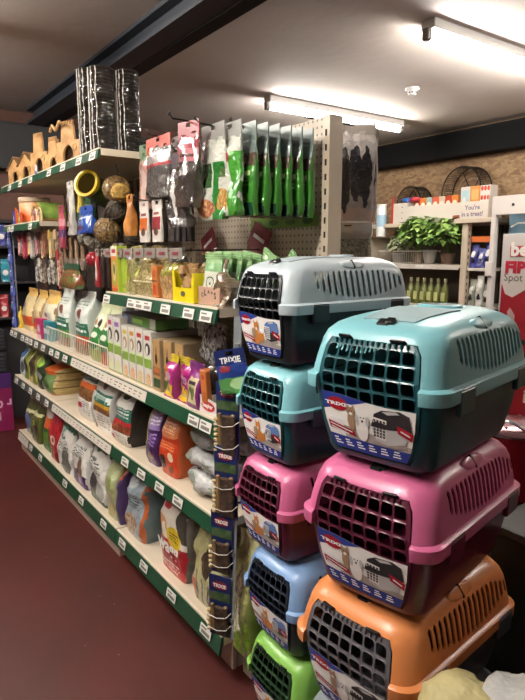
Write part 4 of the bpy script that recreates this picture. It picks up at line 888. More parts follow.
# green shelf-talker on the pegboard
t = thing('price_strip', 'narrow light green price strip fixed to the pegboard beside the white post', 'price strip', (-1.86, YB-.004, 1.615))
m = MB(); m.bbox(-.215, .215, -.004, 0, -.022, .022, .001); st = m.obj('strip', M('strip_lime', '#6f9440', .4), t)
for k in range(4): m = MB(); m.prism([(math.cos(a*math.pi/8)*.03-.16+k*.107, math.sin(a*math.pi/8)*.012) for a in range(16)], -.0055, -.0042); m.obj('printed_oval', M('strip_dark_green', '#3c6a34', .4), st)

# --- middle and far bay: hanging toys, balls, leads (between z 1.0 and 1.9)
def wicker(name, c1, c2): return M(name, c1, .6, vary=(c2, 60), bump=(90, 1, .01), coat=.5)
def ball_thing(label, x, y, z, r, mat, name='wicker_ball', cat='ball', group=None):
    t = thing(name, label, cat, (x, y, z), 0, group); m = MB(); prof = []
    rings = []
    for i in range(1, 14):
        a = math.pi*i/14
        rings.append([(r*math.sin(a)*math.cos(b_*math.pi/12)*(1+.03*math.sin(9*b_+i*2)), r*math.sin(a)*math.sin(b_*math.pi/12)*(1+.03*math.sin(9*b_+i*2)), -r*math.cos(a)) for b_ in range(24)])
    m.loft(rings, 0, True); m.obj('ball', mat, t)
    m = MB(); r2 = random.Random(int(abs(x*1000)))
    for k in range(7):
        ax = Vector((r2.uniform(-1, 1), r2.uniform(-1, 1), r2.uniform(-1, 1))).normalized(); u = ax.orthogonal().normalized(); v = ax.cross(u)
        m.tube([tuple((u*math.cos(q*math.pi/10)+v*math.sin(q*math.pi/10))*r*1.02) for q in range(20)], r*.07, 5, closed=True)
    m.obj('woven_strand', mat, t)
    m = MB(); m.tube([(0, 0, r*.95), (0, .01, r*1.5), (0, .0, r*1.9)], .002, 4); m.obj('hanging_cord', hook_m, t)
    return t
w1, w2_, w3 = wicker('wicker_gold', '#8f7040', '#4a3820'), wicker('wicker_dark', '#4a3c2a', '#241c14'), wicker('wicker_silver', '#8a8474', '#3c362c')
for (lab, x, y, z, r, mt) in (('golden woven ball at the top right of the hanging toys', -2.72, 1.08, 1.79, .062, w1), ('dark woven ball just under the golden one', -2.70, 1.07, 1.69, .052, w2_), ('golden brown woven ball, lower right of the hanging toys', -2.73, 1.03, 1.60, .060, w1),
    ('grey woven ball low in the middle of the hanging toys', -2.92, 1.04, 1.565, .055, w3), ('grey-brown woven ball at the lower left of the hanging toys', -3.10, 1.06, 1.58, .055, w3), ('dark woven ball at the bottom right of the hanging toys', -2.63, 1.13, 1.58, .055, w2_)):
    ball_thing(lab, x, y, z, r, mt, group='woven toy balls in the middle bay')
ball_thing('small glossy red ball hanging left of the dark red packets', -2.86, 1.0, 1.465, .034, M('red_gloss', '#8a1f28', .15, coat=.8), 'red_ball')
ball_thing('yellow chick-like soft ball beside the golden woven ball', -2.60, 1.05, 1.77, .04, M('yellow_plush', '#b09048', .9, vary=('#8a6a34', 50)), 'soft_toy', 'toy')
# rolled tube in yellow and green
t = thing('play_tunnel', 'yellow and green rolled tube with its open end to the front, under the top shelf', 'pet toy', (-2.92, 1.07, 1.80)); t.rotation_euler = (R(74), 0, R(34))
m = MB(); m.loft([[(r*math.cos(a*math.pi/12), r*math.sin(a*math.pi/12), z) for a in range(24)] for r, z in ((.062, -.12), (.062, .10), (.068, .11), (.068, .118), (.056, .118), (.052, .10), (.05, -.1))], [0]*24*6+[0], True, True, False) if False else m.loft([[(r*math.cos(a*math.pi/12), r*math.sin(a*math.pi/12), z) for a in range(24)] for r, z in ((.060, -.12), (.060, .10), (.052, .10), (.05, -.1))], 0, True, True, True)
m.obj('tube_body', M('tunnel_green', '#39502c', .4, vary=('#5d6a2c', 20)), t)
m = MB(); m.loft([[(r*math.cos(a*math.pi/12), r*math.sin(a*math.pi/12), z) for a in range(25)] for r, z in ((.060, .085), (.068, .09), (.069, .112), (.056, .113), (.05, .10))], 0, True, False, False); m.obj('rim', M('tunnel_yellow', '#c0a51e', .35), t)
m = MB(); m.cyl((0, 0, .06), .0505, .045, 24); m.obj('opening_shade', M('tunnel_inside_shade', '#231b08', 1, spec=0), t)  # dark plug paints the shade inside the hollow tube
t = thing('squeaky_toy', 'yellow bone-shaped toy hanging left of the rolled tube', 'pet toy', (-3.06, 1.02, 1.79)); m = MB()
m.tube([(0, 0, -.07), (0, 0, -.035), (0, 0, .035), (0, 0, .07)], [.022, .015, .015, .022], 12); m.obj('bone', M('toy_yellow', '#b59a2a', .35), t)
for s in (-1, 1):
    m = MB(); m.lathe([(.004, -.02), (.018, -.012), (.02, 0), (.018, .012), (.004, .02)], 14); m.obj('knob', M('toy_yellow', '#b59a2a', .35), t, (s*.012, 0, .075)); m.obj('knob', M('toy_yellow', '#b59a2a', .35), t, (s*.012, 0, -.075))
hang('toy_packet', 'bright blue patterned toy packet under the rolled tube', -2.93, 1.0, 1.71, .19, .12, .05, pack('t_blue', '#2b4fa0', [('e', .5, .5, .2, .2, '#6f8fd0'), ('r', .2, .8, .7, .8, '#c8d0e0'), ('e', .3, .3, .15, .1, '#a83a48')], coat=.8, rough=.15, wob=.2), M('h_blue', '#2b4fa0', .3), .025)
hang('toy_packet', 'dark green cuddly toy packet above the blue one', -3.02, 1.03, 1.76, .17, .10, .06, pack('t_green', '#1f4a34', [('e', .5, .5, .25, .25, '#2f6a4a')], coat=.6, wob=.2), M('h_dgreen', '#1f4a34', .3), .02)
hang('toy_packet', 'white and clear toy packet at the left of the hanging toys', -3.16, 1.0, 1.85, .10, .26, .03, pack('t_white', '#b9b6b0', [('e', .5, .6, .25, .2, '#5a5650'), ('e', .5, .25, .3, .15, '#d8d5ce')], coat=.8, rough=.15), M('h_white', '#c9c6c0', .3), .03)
hang('toy_packet', 'slim pink and red packet left of the white toy packet', -3.34, 1.0, 1.74, .09, .22, .03, pack('t_pink', '#a8485a', [('b', .3, .5, '#5a3a6a'), ('b', .6, .8, '#c98a94')], coat=.6), M('h_pink', '#8a3a4c', .3), .03)
hang('rawhide_roll', 'orange-brown twisted chew roll hanging beside the narrow card packets', -2.45, 1.03, 1.73, .06, .16, .045, M('rawhide', '#b5762f', .45, vary=('#9a5f24', 20), bump=(40, .5)), None, .015)
# row of dark red slim packets (z 1.25-1.5)
for k in range(5):
    hang('lead_packet', ('slim red and white lead packet, first of five left of the hay shelf', 'slim dark packet, second of five left of the hay shelf', 'slim dark packet, third of five left of the hay shelf', 'slim dark packet, fourth of five left of the hay shelf', 'slim dark packet, last of five left of the hay shelf')[k], -2.80+.044*k, 1.0+.012*k, 1.50, .04, .17, .02, pack('l_red', '#8a2a30', [('e', .5, .5, .3, .3, '#c8b8b0')], coat=.4) if k == 0 else M('lead_dark', '#2a1d1c', .35, coat=.5), M('h_greyish', '#8a8078', .4), .02, 'slim lead packets left of the hay shelf', crumple=.002)
# collars and leads on the far boards: two rows
pal = ['#b7a9a4', '#a83a52', '#c9a94a', '#8f8c88', '#a8434a', '#b39a78', '#7a3f34', '#a89a90', '#5a4a44', '#8a6a4a']
pos_words = ['first', 'second', 'third', 'fourth', 'fifth', 'sixth', 'seventh', 'eighth', 'ninth', 'tenth', 'eleventh', 'twelfth']
def webbing(label, x, y, z, h, col, col2, rz=0, sl=0, group=None, name='dog_lead'):
    t = thing(name, label, 'dog lead', (x, y, z), rz, group)
    m = MB(); w_ = .016
    pts = [(-w_+sl*0, 0, 0), (-w_+sl, 0, -h), (0+sl, 0, -h-.012), (w_+sl, 0, -h), (w_, 0, 0)]
    for off in (0, .012): m.tube([(p[0], p[1]+off, p[2]) for p in pts], .0075, 6)
    m.obj('webbing', M('web'+col, col, .7, vary=(col2, 40)), t)
    m = MB(); m.bbox(-.022, .022, -.012, -.006, -.045, .012, .002); m.obj('card_tag', M('webcard'+col2, col2, .4), t)
    m = MB(); m.tube([(0, -.004, .0), (.006, -.004, .012), (0, -.004, .022), (-.006, -.004, .012)], .0025, 5, closed=True); m.obj('metal_clip', M('chrome', '#b5b5b5', .15, 1), t)
    return t
for k in range(9):
    webbing('collar or lead hanging in the upper far row, %s from the left' % pos_words[k], -4.42+k*.105, 1.02+.008*(k % 3), 1.62, .13+.02*(k % 2), pal[k % 10], pal[(k*3+1) % 10], sl=-.02 if k < 3 else .0, group='collars in the upper far row')
for k in range(10):
    webbing('striped lead hanging in the lower far row, %s from the left' % pos_words[k], -4.12+k*.098, 1.05, 1.45, .14, ['#b9b4ac', '#2c2826', '#8a7a68'][k % 3], ['#2a2624', '#b9b0a4', '#4a3a34'][k % 3], group='striped leads in the lower far row')
for k in range(4):
    t = thing('wooden_brush', 'round-headed pale wooden brush, %s of four hanging in the middle bay' % pos_words[k], 'brush', (-3.40+k*.10, 1.03, 1.52), 0, 'wooden brushes in the middle bay')
    m = MB(); m.tube([(0, 0, .06), (0, 0, -.06)], [.009, .012], 8); m.obj('handle', M('pale_wood', '#8f7458', .6, vary=('#7a6048', 30)), t)
    m = MB(); m.lathe([(.006, -.012), (.034, -.008), (.036, 0), (.034, .008), (.006, .012)], 16); m.obj('head', M('brush_grey', '#6a5a50', .6), t, (0, 0, -.085), (R(90), 0, 0))
hang('toy_packet', 'net of red and green fruit-shaped toys low in the middle bay', -3.28, 1.02, 1.42, .28, .12, .07, pack('t_fruit', ('#8a3a2c', '#4f6a34', 9), [], coat=.6, wob=.2), M('h_dgreen', '#1f4a34', .3), .02)
webbing('long pale rope lead hanging between the far leads and the brushes', -3.43, 1.0, 1.50, .2, '#b5a58c', '#8a2a30')
# dark stock behind, mid bay: folded harness cards
for k in range(6):
    hang('harness_card', 'dark harness card hanging behind the toys, %s from the left' % pos_words[k], -3.45+k*.155, 1.22+.01*k, 1.85, .13, .30, .05, M('harness_dark', '#221e1c', .6, vary=('#3a302a', 20)), M('h_brownish', '#4a3c34', .5), .03, 'dark harness cards at the back')
for k in range(6):
    hang('harness_card', 'dark harness card in the lower back row, %s from the left' % pos_words[k], -4.45+k*.31, 1.25, 1.5, .26, .30, .05, M('harness_dark', '#221e1c', .6, vary=('#3a302a', 20)), M('h_brownish', '#4a3c34', .5), .03, 'dark harness cards in the lower back row')

# ================================================================ TOP SHELF: wooden hides, cellophane rolls
wood = M('hide_wood', '#c29a68', .65, vary=('#a07848', 14), bump=(60, .3, .004))
inside_shade = M('hide_inside_shade', '#4a3624', .7); bark = M('hide_bark', '#5a4028', .8, vary=('#80603c', 22), bump=(50, .8, .01))
def hide(label, x, y, z, w, d, h, roof=1, arch=True, door=1, tower=False, rz=0):
    t = thing('wooden_hide_house', label, 'small pet house', (x, y, z), rz, 'wooden hide houses on the top shelf')
    hb = h*(.62 if roof else .9)
    def front(y0, y1, holes):
        m = MB(); n = 12
        # wall with arched doorway as a single outline
        dw, dh = w*.23*door, hb*.72
        out = [(-w/2, 0), (-dw, 0), (-dw, dh*.6)] + [(-dw*math.cos(a*math.pi/8), dh*.6+dw*1.2*math.sin(a*math.pi/8)) for a in range(1, 8)] + [(dw, dh*.6), (dw, 0), (w/2, 0), (w/2, hb)] + ([(0, h)] if roof == 1 else [(w*.3, hb), (w*.25, h), (-w*.25, h), (-w*.3, hb)]) + [(-w/2, hb)]
        m.prism(out, y0, y1); return m
    front(-d/2, -d/2+.012, 1).obj('front_wall', wood, t)
    front(d/2-.012, d/2, 1).obj('back_wall', wood, t)
    for s in (-1, 1):
        m = MB(); xx = sorted((s*(w/2-.012), s*w/2))
        for k in range(int(hb/.022)): m.bbox(xx[0], xx[1], -d/2+.012, d/2-.012, k*.022, k*.022+.020, .003)
        m.obj('side_wall', bark, t)
    if roof == 1:
        for s in (-1, 1):
            m = MB(); L_ = math.hypot(w/2, h-hb)+.02; a = math.atan2(h-hb, w/2); n = int(L_/.02)
            for k in range(n): m.bbox(k*L_/n, (k+1)*L_/n-.0015, -d/2-.012, d/2+.012, 0, .009, .003)
            m.obj('roof_panel', bark, t, (0, 0, h+.004), (0, a if s > 0 else math.pi-a, 0)) if s > 0 else m.obj('roof_panel', bark, t, (0, 0, h+.006), (0, math.pi-a, 0))
    else:
        m = MB()
        for k in range(5): m.bbox(-w*.26+k*w*.11, -w*.26+k*w*.11+w*.05, -d/2, -d/2+.014, h, h+.025, .003)
        m.obj('battlement', wood, t)
        m = MB(); m.bbox(-w/2, w/2, -d/2+.012, d/2-.012, hb-.012, hb, .002); m.obj('deck', bark, t)
    m = MB(); m.box(-w*.40, w*.40, -d/2+.04, -d/2+.044, .001, hb*.85); m.obj('inside_shade_panel', inside_shade, t)  # dark sheet paints the shade behind the doorway
    m = MB(); m.tube([(w*.28, -d/2-.003, hb*.70+math.sin(a)*0) if False else (w*.3+.018*math.cos(a), -d/2-.002, hb*.72+.018*math.sin(a)) for a in [i*math.pi/6 for i in range(12)]], .003, 5, closed=True); m.obj('window_ring', wood, t)
    return t
hide('log-walled wooden hide house with a pitched roof at the far end of the top shelf', -4.46, 1.09, Z4, .18, .14, .19, rz=R(14))
hide('second log-walled wooden hide house with a low pitched roof', -4.14, 1.09, Z4, .18, .15, .18, 1, rz=R(14))
hide('tall castle-fronted wooden hide with battlements, middle of the top shelf', -3.83, 1.08, Z4, .18, .12, .235, 2, rz=R(16))
hide('wooden hide with a castle front and two doorways, beside the tall one', -3.60, 1.10, Z4, .15, .12, .18, 2, rz=R(16))
hide('large dark wooden hide house with a carved wavy top, nearest the foil rolls', -3.30, 1.12, Z4, .20, .18, .215, 2, rz=R(18))
t = thing('wooden_bridge', 'curved strip of wood lying over the nearest hide house', 'small pet toy', (-3.36, 1.0, Z4+.205)); m = MB()
m.tube([(-.10+.02*k, -.0, .02*math.sin(k*.9)+.012*math.sin(k*.3)) for k in range(11)], .008, 6); m.obj('curved_strip', wood, t)
t = thing('price_leaflet', 'small blue and white leaflet standing at the front edge of the top shelf', 'leaflet', (-3.66, .972, Z4-.03)); t.rotation_euler = (R(4), R(20), 0)
m = MB(); m.bbox(-.022, .022, -.010, -.007, 0, .08, .001); m.obj('leaflet', pack('leafl', '#c4c8cc', [('b', .1, .5, '#3c4f86')], wrinkle=0), t, uvbox=None) if False else m.obj('leaflet', M('leaflet_white', '#bfc6cf', .4), t)
m = MB(); m.box(-.018, .018, -.0112, -.0102, .01, .045); m.obj('blue_print', M('leaflet_blue', '#3c4f86', .4), t)
foil = M('foil_roll_dark', '#1e1a18', .12, coat=1, vary=('#4a4038', 26), bump=(34, 1.0, .03, 3, 'Object', (1, 1, .6)))
def roll(label, x, y, r, h, seed):
    t = thing('wrapped_willow_roll', label, 'willow roll', (x, y, Z4), 0, 'cellophane-wrapped willow rolls on the top shelf')
    m = MB(); rings = []
    nr = 30
    for i in range(nr+1):
        z = h*i/nr; ring = []
        for j in range(28):
            a = 2*math.pi*j/28; q = Vector((math.cos(a)*2.2+seed, math.sin(a)*2.2, z*16)); nv = noise.noise(q)*.007+noise.noise(q*2.6)*.004
            rr = r*(1 if 0 < i < nr else .8)+nv; ring.append((rr*math.cos(a), rr*math.sin(a), z+nv*.3))
        rings.append(ring)
    m.loft(rings, 0, True); b_ = m.obj('cellophane_wrap', M('cellophane', '#1d1915', .06, alpha=.55, coat=1, spec=1, bump=(30, 1.0, .04)), t, angle=85)
    m = MB()
    for i in range(int(h/.016)):
        m.tube([((r*.88)*math.cos(a*math.pi/10), (r*.88)*math.sin(a*math.pi/10), .012+i*.016) for a in range(20)], .008, 5, closed=True)
    m.obj('willow_ring', M('willow_dark', '#120e0b', .5, vary=('#241b14', 30)), t)
    m = MB(); m.cyl((0, 0, .004), r*.84, h-.01, 18); m.obj('roll_core', M('willow_core', '#0f0c0a', .7), t)
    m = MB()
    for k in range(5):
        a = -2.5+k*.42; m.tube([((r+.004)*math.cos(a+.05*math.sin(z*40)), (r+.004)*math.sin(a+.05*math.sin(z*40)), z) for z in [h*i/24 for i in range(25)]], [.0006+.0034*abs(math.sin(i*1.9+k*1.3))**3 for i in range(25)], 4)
    m.obj('crease_highlight', M('painted_crease_highlight', '#cfcac2', .12, coat=1), t)  # pale ridges paint the silver highlights of the creased cellophane
    return t
roll('tall cellophane-wrapped dark willow roll at the front edge, left of three', -2.905, 1.03, .046, .40, 1)
roll('tall cellophane-wrapped dark willow roll, middle and widest of three', -2.79, 1.055, .058, .385, 4)
roll('tall cellophane-wrapped dark willow roll farthest back, right of three', -2.765, 1.175, .05, .385, 8)
for k in range(2):
    o = carton('dark brown flat box lying behind the foil-wrapped rolls, %s' % ('lower', 'upper')[k], -2.95, -2.64, 1.28, Z4+.036*k, .034, .12, M('dbox%d' % k, '#2e2420', .5), M('dbox_s', '#241c18', .5), group='dark boxes on the top shelf')
# --- upper shelf of the far bay (z = 1.685)
t = thing('treat_tub', 'round orange and cream treat tub with a green side on the far upper shelf', 'tub', (-4.16, 1.07, Z5))
m = MB(); m.lathe([(.085, 0), (.095, .01), (.098, .13), (.09, .14)], 28); m.obj('tub_body', M('tub_cream', '#c9ab84', .45, vary=('#c8632e', 7)), t)
m = MB(); m.lathe([(.1, .14), (.102, .145), (.102, .165), (.096, .17)], 28); m.obj('lid', M('tub_lid', '#b9a58c', .4), t)
m = MB(); m.prism([(-.1, .0), (-.04, .0), (-.04, .09), (-.1, .11)], -.104, -.100); m.obj('orange_label', M('tub_orange', '#cf5a24', .4), t)
m = MB(); m.prism([(.03, .02), (.095, .02), (.095, .07), (.03, .07)], -.104, -.100); m.obj('red_label', M('tub_red', '#c8442c', .4), t)
for k, (x, c) in enumerate(((-4.5, '#3a3f8a'), (-4.42, '#5f4a9c'), (-4.34, '#6aa04a'))):
    carton(('dark blue small carton at the left edge of the far upper shelf', 'violet small carton beside the dark blue one', 'green small carton beside the round tub')[k], x, x+.07, 1.0, Z5, .10-.02*(k == 2), .05, pack('tiny%d' % k, c, [('e', .5, .5, .3, .2, '#8f9cc8' if k < 2 else '#c9d8a0')], wrinkle=0), M('tinys%d' % k, c, .5))
t = thing('arch_hide', 'small log hide with a green roof and round arched doorway on the far upper shelf', 'small pet house', (-3.90, 1.08, Z5)); m = MB()
for k in range(9):
    a = math.pi*k/8; m.tube([(.085*math.cos(a), -.08, .02+.085*math.sin(a)), (.085*math.cos(a), .08, .02+.085*math.sin(a))], .014, 7)
m.obj('log_arch', wood, t)
m = MB(); m.loft([[(.104*math.cos(math.pi*k/12), y, .025+.1*math.sin(math.pi*k/12)) for k in range(13)] + [(.1*math.cos(math.pi*k/12), y, .02+.094*math.sin(math.pi*k/12)) for k in range(12, -1, -1)] for y in (-.06, .085)], 0, False); m.obj('moss_roof', M('moss_green', '#7f9a3c', .8, vary=('#5f7a2c', 20)), t)
m = MB(); m.bbox(-.07, .07, -.05, .07, 0, .07, .004); m.obj('inside_shade_panel', inside_shade, t)  # dark block paints the shade under the arch
for k in range(2):
    t = thing('arch_tunnel', 'rainbow of nested pale wooden arches on the far upper shelf, %s' % ('left one', 'right one')[k], 'small pet toy', (-3.86+.10*k, .995, Z5), 0, 'wooden arches on the far upper shelf')
    for q, (rr, cc) in enumerate(((.044, '#c4ab80'), (.033, '#8a6a9a' if k == 0 else '#5a4430'), (.023, '#b0603c' if k == 0 else '#c4ab80'))):
        m = MB(); m.tube([(rr*math.cos(a*math.pi/10), 0, .03+rr*1.1*math.sin(a*math.pi/10)) if 0 <= a <= 10 else (rr*(1 if a < 0 else -1), 0, 0) for a in range(-1, 12)], .0055, 6); m.obj('arch', M('arch'+cc, cc, .6), t)
# ================================================================ HANGING STRIP, RABBIT BAG at the near end of the gondola
blue = M('header_blue', '#14255a', .35, coat=.15); bluep = pack('strip_blue', '#1a3478', [('r', 0, 1, .0, .5, '#4f8a4a'), ('e', .7, .3, .3, .18, '#9fc08a'), ('e', .3, .78, .2, .1, '#7a1f2c')], wob=.08, coat=.5)
def toy_card(label, x, y, z, rz, h=.26):
    t = thing('chew_toy_card', label, 'pet toy on a card', (x, y, z), rz, 'blue backing cards with wooden chew toys on the hanging strip')
    w_ = .085
    m = MB(); m.bbox(-w_/2, w_/2, -.002, .002, -h, 0, .001); cd_ = m.obj('backing_card', [blue], t)
    m = MB(); m.prism([(math.cos(a*math.pi/10)*.03, -.035+math.sin(a*math.pi/10)*.014) for a in range(20)], -.0036, -.0022); lp = m.obj('logo_plate', M('logo_dark_red', '#7d1f2c', .35), cd_)
    lettering('TRIXIE', .05, wtxt, lp, (0, -.0045, -.035), bold=.04)
    m = MB(); m.box(-w_/2+.004, w_/2-.004, -.0034, -.0022, -.09, -.06); m.obj('picture_panel', M('card_green_photo', '#2e4a26', .4, vary=('#4f6244', 40)), cd_)
    m = MB(); m.bbox(-.032, -.018, -.016, -.004, -h+.02, -.10, .003); m.bbox(.018, .032, -.016, -.004, -h+.02, -.10, .003); m.obj('wooden_frame', M('toy_wood', '#8c744c', .6, vary=('#6f5835', 30)), t)
    m = MB(); n = int((h-.13)/.017)
    for k in range(n): m.lathe([(.003, 0), (.008, .003), (.008, .009), (.003, .012)], 8, xf=Matrix.Translation((-.038, -.012, -h+.02+k*.017)))
    m.obj('wooden_bead', M('toy_bead', '#bba87c', .6), t)
    m = MB(); m.bbox(-.016, .036, -.018, -.004, -h+.012, -.105, .003); m.obj('bark_block', M('toy_bark', '#2b1c15', .8, vary=('#44301f', 40), bump=(80, .6)), t)
    for zz in (-.13, -h+.045):
        m = MB(); m.tube([(-.042, -.002, zz), (-.036, -.022, zz-.006), (0, -.026, zz-.010), (.032, -.022, zz-.004), (.042, -.002, zz+.006)], .0016, 5); m.obj('cable_tie', M('tie_white', '#c9c7c0', .3), t)
    return t
sx, sy = -1.535, .958
t = thing('clip_strip', 'long clear plastic strip hanging at the shelf end and carrying the blue toy cards', 'hanging strip', (sx+.01, sy+.03, 1.30), R(28)); t.rotation_euler.x = R(-3.6)
m = MB(); m.bbox(-.014, .014, -.001, .001, -1.08, 0, .0005); m.obj('plastic_strip', M('clear_plastic', '#9aa0a4', .15, alpha=.6, coat=1), t)
for k in range(5): m = MB(); m.bbox(-.01, .01, -.006, 0, -.1-.23*k, -.085-.23*k, .001); m.obj('strip_clip', M('clip_grey', '#6a6e72', .3), t)
o = hang('seed_pouch', 'blue and green pouch with a TRIXIE header at the top of the hanging strip', sx+.02, sy-.01, 1.185, .11, .125, .02, bluep, blue, .035, rz=R(28), ry=R(-12), txt=('TRIXIE', wtxt))
for k, (z, lab) in enumerate(((1.09, 'just below the pouch on the hanging strip'), (.885, 'second on the hanging strip'), (.66, 'third on the hanging strip'), (.44, 'lowest on the hanging strip'))):
    toy_card('blue card with wooden chew toy, '+lab, sx+.006*(k % 2), sy-.005-.062*(1.1-z), z, R(26+3*(k % 2)), .25 if k in (0, 1) else .22)
hang('seed_pouch', 'small grey and white pouch hanging behind the toy cards beside the pink carrier', -1.52, 1.06, .86, .09, .16, .02, pack('greyp', '#8a918f', [('b', .8, 1, '#c4c8c6')], coat=.5), None, .03, rz=R(15))
# rabbit food bag standing on a small carton
carton('narrow white carton standing on the floor under the rabbit food bag', -1.575, -1.52, 1.03, 0, .12, .09, pack('wcart', '#b9aa9c', [('r', .2, .8, .2, .8, '#9c8e82')], wrinkle=0), M('wcart_s', '#a3968a', .5))
bag('pale green and lime rabbit food bag between the shelf end and the lower carriers', -1.595, -1.475, .985, .1215, .43, .11, pack('rabbit', '#9a9a62', [('ke', .5, .62, .26, .13, '#4a3c2c', '#a89878'), ('e', .5, .2, .55, .2, '#7fa02c'), ('e', .5, .3, .24, .12, '#75706a'), ('e', .32, .44, .06, .12, '#4a4440'), ('e', .68, .44, .06, .12, '#4a4440'), ('e', .5, .22, .14, .07, '#a39c94'), ('e', .5, .92, .5, .08, '#b5b384')], wob=.05, coat=.9, rough=.12, wrinkle=1), M('rab_s', '#8f9158', .2), seal=None, taper=.5, crumple=.012)

# ================================================================ REAR SIDE OF THE GONDOLA
blackb = pack('chips', '#b0aaa6', [('b', 0, .13, '#c9b0a4'), ('ke', .2, .5, .13, .33, '#101014', '#3a3b46'), ('ke', .42, .48, .13, .36, '#15151a', '#2e2f38'), ('ke', .64, .52, .12, .32, '#101014', '#44454f'), ('ke', .84, .48, .11, .34, '#0d0d11', '#2e2f38'), ('b', .9, 1, '#cfc9c4')], coat=1, rough=.1, wrinkle=1, wob=.22)
hook2 = M('hook_dark', '#2b2927')
for k in range(2):
    hang('clear_bag', 'clear bag of black pieces behind the white post, %s of two' % ('front', 'rear')[k], -1.745-.03*k, 1.66+.05*k, 1.985, .195, .365, .04, blackb, M('bag_header_clear', '#c9c0b6', .2, coat=.8, alpha=.8), .035, 'clear bags of black pieces behind the white post', rz=R(42))
t = thing('peg_hook', 'long wire hook behind the white post carrying the bags of black pieces', 'hook', (-1.75, YB+.012, 1.985)); m = MB(); m.tube([(0, 0, .006), (0, .30, .006)], .003, 6); m.obj('prong', hook_m, t)
hang('clear_bag', 'clear bag of green-grey hay behind the white post, under the black pieces', -1.745, 1.66, 1.60, .19, .22, .06, pack('hayc', ('#5f6250', '#9a9a86', 30), [('b', .85, 1, '#a9a49a')], coat=.9, rough=.12, wrinkle=1), M('bag_header_clear', '#c9c0b6', .2), .03, rz=R(42))
t = thing('peg_hook', 'lower wire hook behind the white post', 'hook', (-1.77, YB+.012, 1.60)); m = MB(); m.tube([(0, 0, .006), (0, .3, .006)], .003, 6); m.obj('prong', hook_m, t)

# ================================================================ BACK AISLE UNITS  (front plane y = 4.5)
YR = 4.5
wht = M('unit_white', '#c9c2b8', .4); cre = M('unit_cream', '#c0b3a0', .4)
t = thing('shelving_unit', 'cream shelving unit at the back carrying the plants and bottles', 'shelving', (0, 0, 0))
for x in (-4.55, -3.24): m = MB(); m.bbox(x-.03, x+.03, YR+.0, YR+.06, 0, 1.75, .003); u = m.obj('upright', cre, t); 
m = MB(); z = .3
while z < 1.7: m.box(-3.22, -3.209, YR+.02, YR+.032, z, z+.03); z += .06
m.obj('slot_row', M('slot_dark', '#2a2622', .8), u)
for z in (.2, .62, 1.0, 1.385):
    m = MB(); m.bbox(-4.52, -3.27, YR-.02, 5.05, z-.03, z, .003); s_ = m.obj('shelf', cre, t)
    m = MB(); m.bbox(-4.52, -3.27, YR-.03, YR-.021, z-.045, z+.002, .002); r_ = m.obj('price_rail', wht, s_)
    m = MB(); m.box(-3.75, -3.66, YR-.0315, YR-.03, z-.035, z-.005); m.obj('price_ticket', ticket_m, s_)
m = MB(); m.box(-4.55, -3.24, 5.06, 5.08, 0, 1.75); m.obj('back_panel', M('unit_back', '#5f554a', .6), t)
m = MB(); m.bbox(-4.58, -2.93, YR+.15, 5.08, 1.75, 1.79, .004); m.obj('top_board', cre, t)
m = MB(); m.bbox(-3.34, -2.93, YR-.03, YR+.149, 1.75, 1.79, .004); m.obj('top_board', cre, t)
# wire basket edge under the plants
t = thing('wire_basket', 'white wire basket tray on the back shelf below the leafy plants', 'wire basket', (-3.98, YR+.02, 1.388)); m = MB()
m.tube([(-.30, 0, .12), (.24, 0, .12), (.24, .3, .12), (-.30, .3, .12)], .004, 5, closed=True); m.obj('rim', wire, t)
m = MB()
for k in range(20): x = -.30+.54*k/19; m.tube([(x, 0, .12), (x, 0, .005), (x, .3, .005)], .002, 4)
m.obj('bars', wire, t)
# potted leafy plants
def plant(label, x, y, z, r, h, n, cols_, seed, leaf=.05, pot='#8a7a6a'):
    t = thing('potted_plant', label, 'potted plant', (x, y, z)); r2 = random.Random(seed)
    m = MB(); m.lathe([(.05, 0), (.065, .09), (.07, .095), (.06, .10)], 18); m.obj('pot', M('pot'+pot, pot, .4), t)
    stems = MB(); lv = MB()
    for i in range(14):
        a = r2.uniform(0, 6.28); q = r*math.sqrt(r2.random())*.8; stems.tube([(0, 0, .09), (q*.4*math.cos(a), q*.4*math.sin(a), .09+h*.5), (q*math.cos(a), q*math.sin(a), .09+h*.9*r2.uniform(.7, 1))], .0025, 5)
    for i in range(n):
        a = r2.uniform(0, 6.28); e = r2.uniform(-.2, 1.4); q = r*(.55+.45*r2.random())
        c = Vector((q*math.cos(a)*math.cos(e), q*math.sin(a)*math.cos(e), .09+h*.42+h*.55*math.sin(e)*r2.uniform(.8, 1.1)))
        L_ = leaf*r2.uniform(.7, 1.25); wv = L_*.33; tilt = r2.uniform(-.6, .3)
        xf = Matrix.Translation(c) @ Matrix.Rotation(a+r2.uniform(-.6, .6), 4, 'Z') @ Matrix.Rotation(-tilt, 4, 'Y')
        mi = 0 if r2.random() < .6 else 1
        v = [(0, 0, 0), (L_*.3, wv, .006), (L_*.3, 0, -.002), (L_*.3, -wv, .006), (L_*.68, wv*.8, .0), (L_*.68, 0, -.006), (L_*.68, -wv*.8, .0), (L_, 0, -.016)]
        lv.add(v, [(0, 2, 1), (0, 3, 2), (1, 2, 5, 4), (2, 3, 6, 5), (4, 5, 7), (5, 6, 7)], mi, True, xf)
    stems.obj('stem', M('stem_green', '#55702c', .6), t)
    o = lv.obj('foliage', [M('leaf'+cols_[0], cols_[0], .45), M('leaf'+cols_[1], cols_[1], .45)], t, fix=False)
    return t
plant('bushy light green leafy plant in the middle of the back shelf', -3.80, 4.58, 1.39, .21, .36, 280, ('#8fb05c', '#5f8440'), 1, .08)
plant('second bushy green leafy plant at the right end of the back shelf', -3.47, 4.58, 1.39, .18, .33, 220, ('#86a854', '#4f7236'), 2, .08, '#5f4a3c')
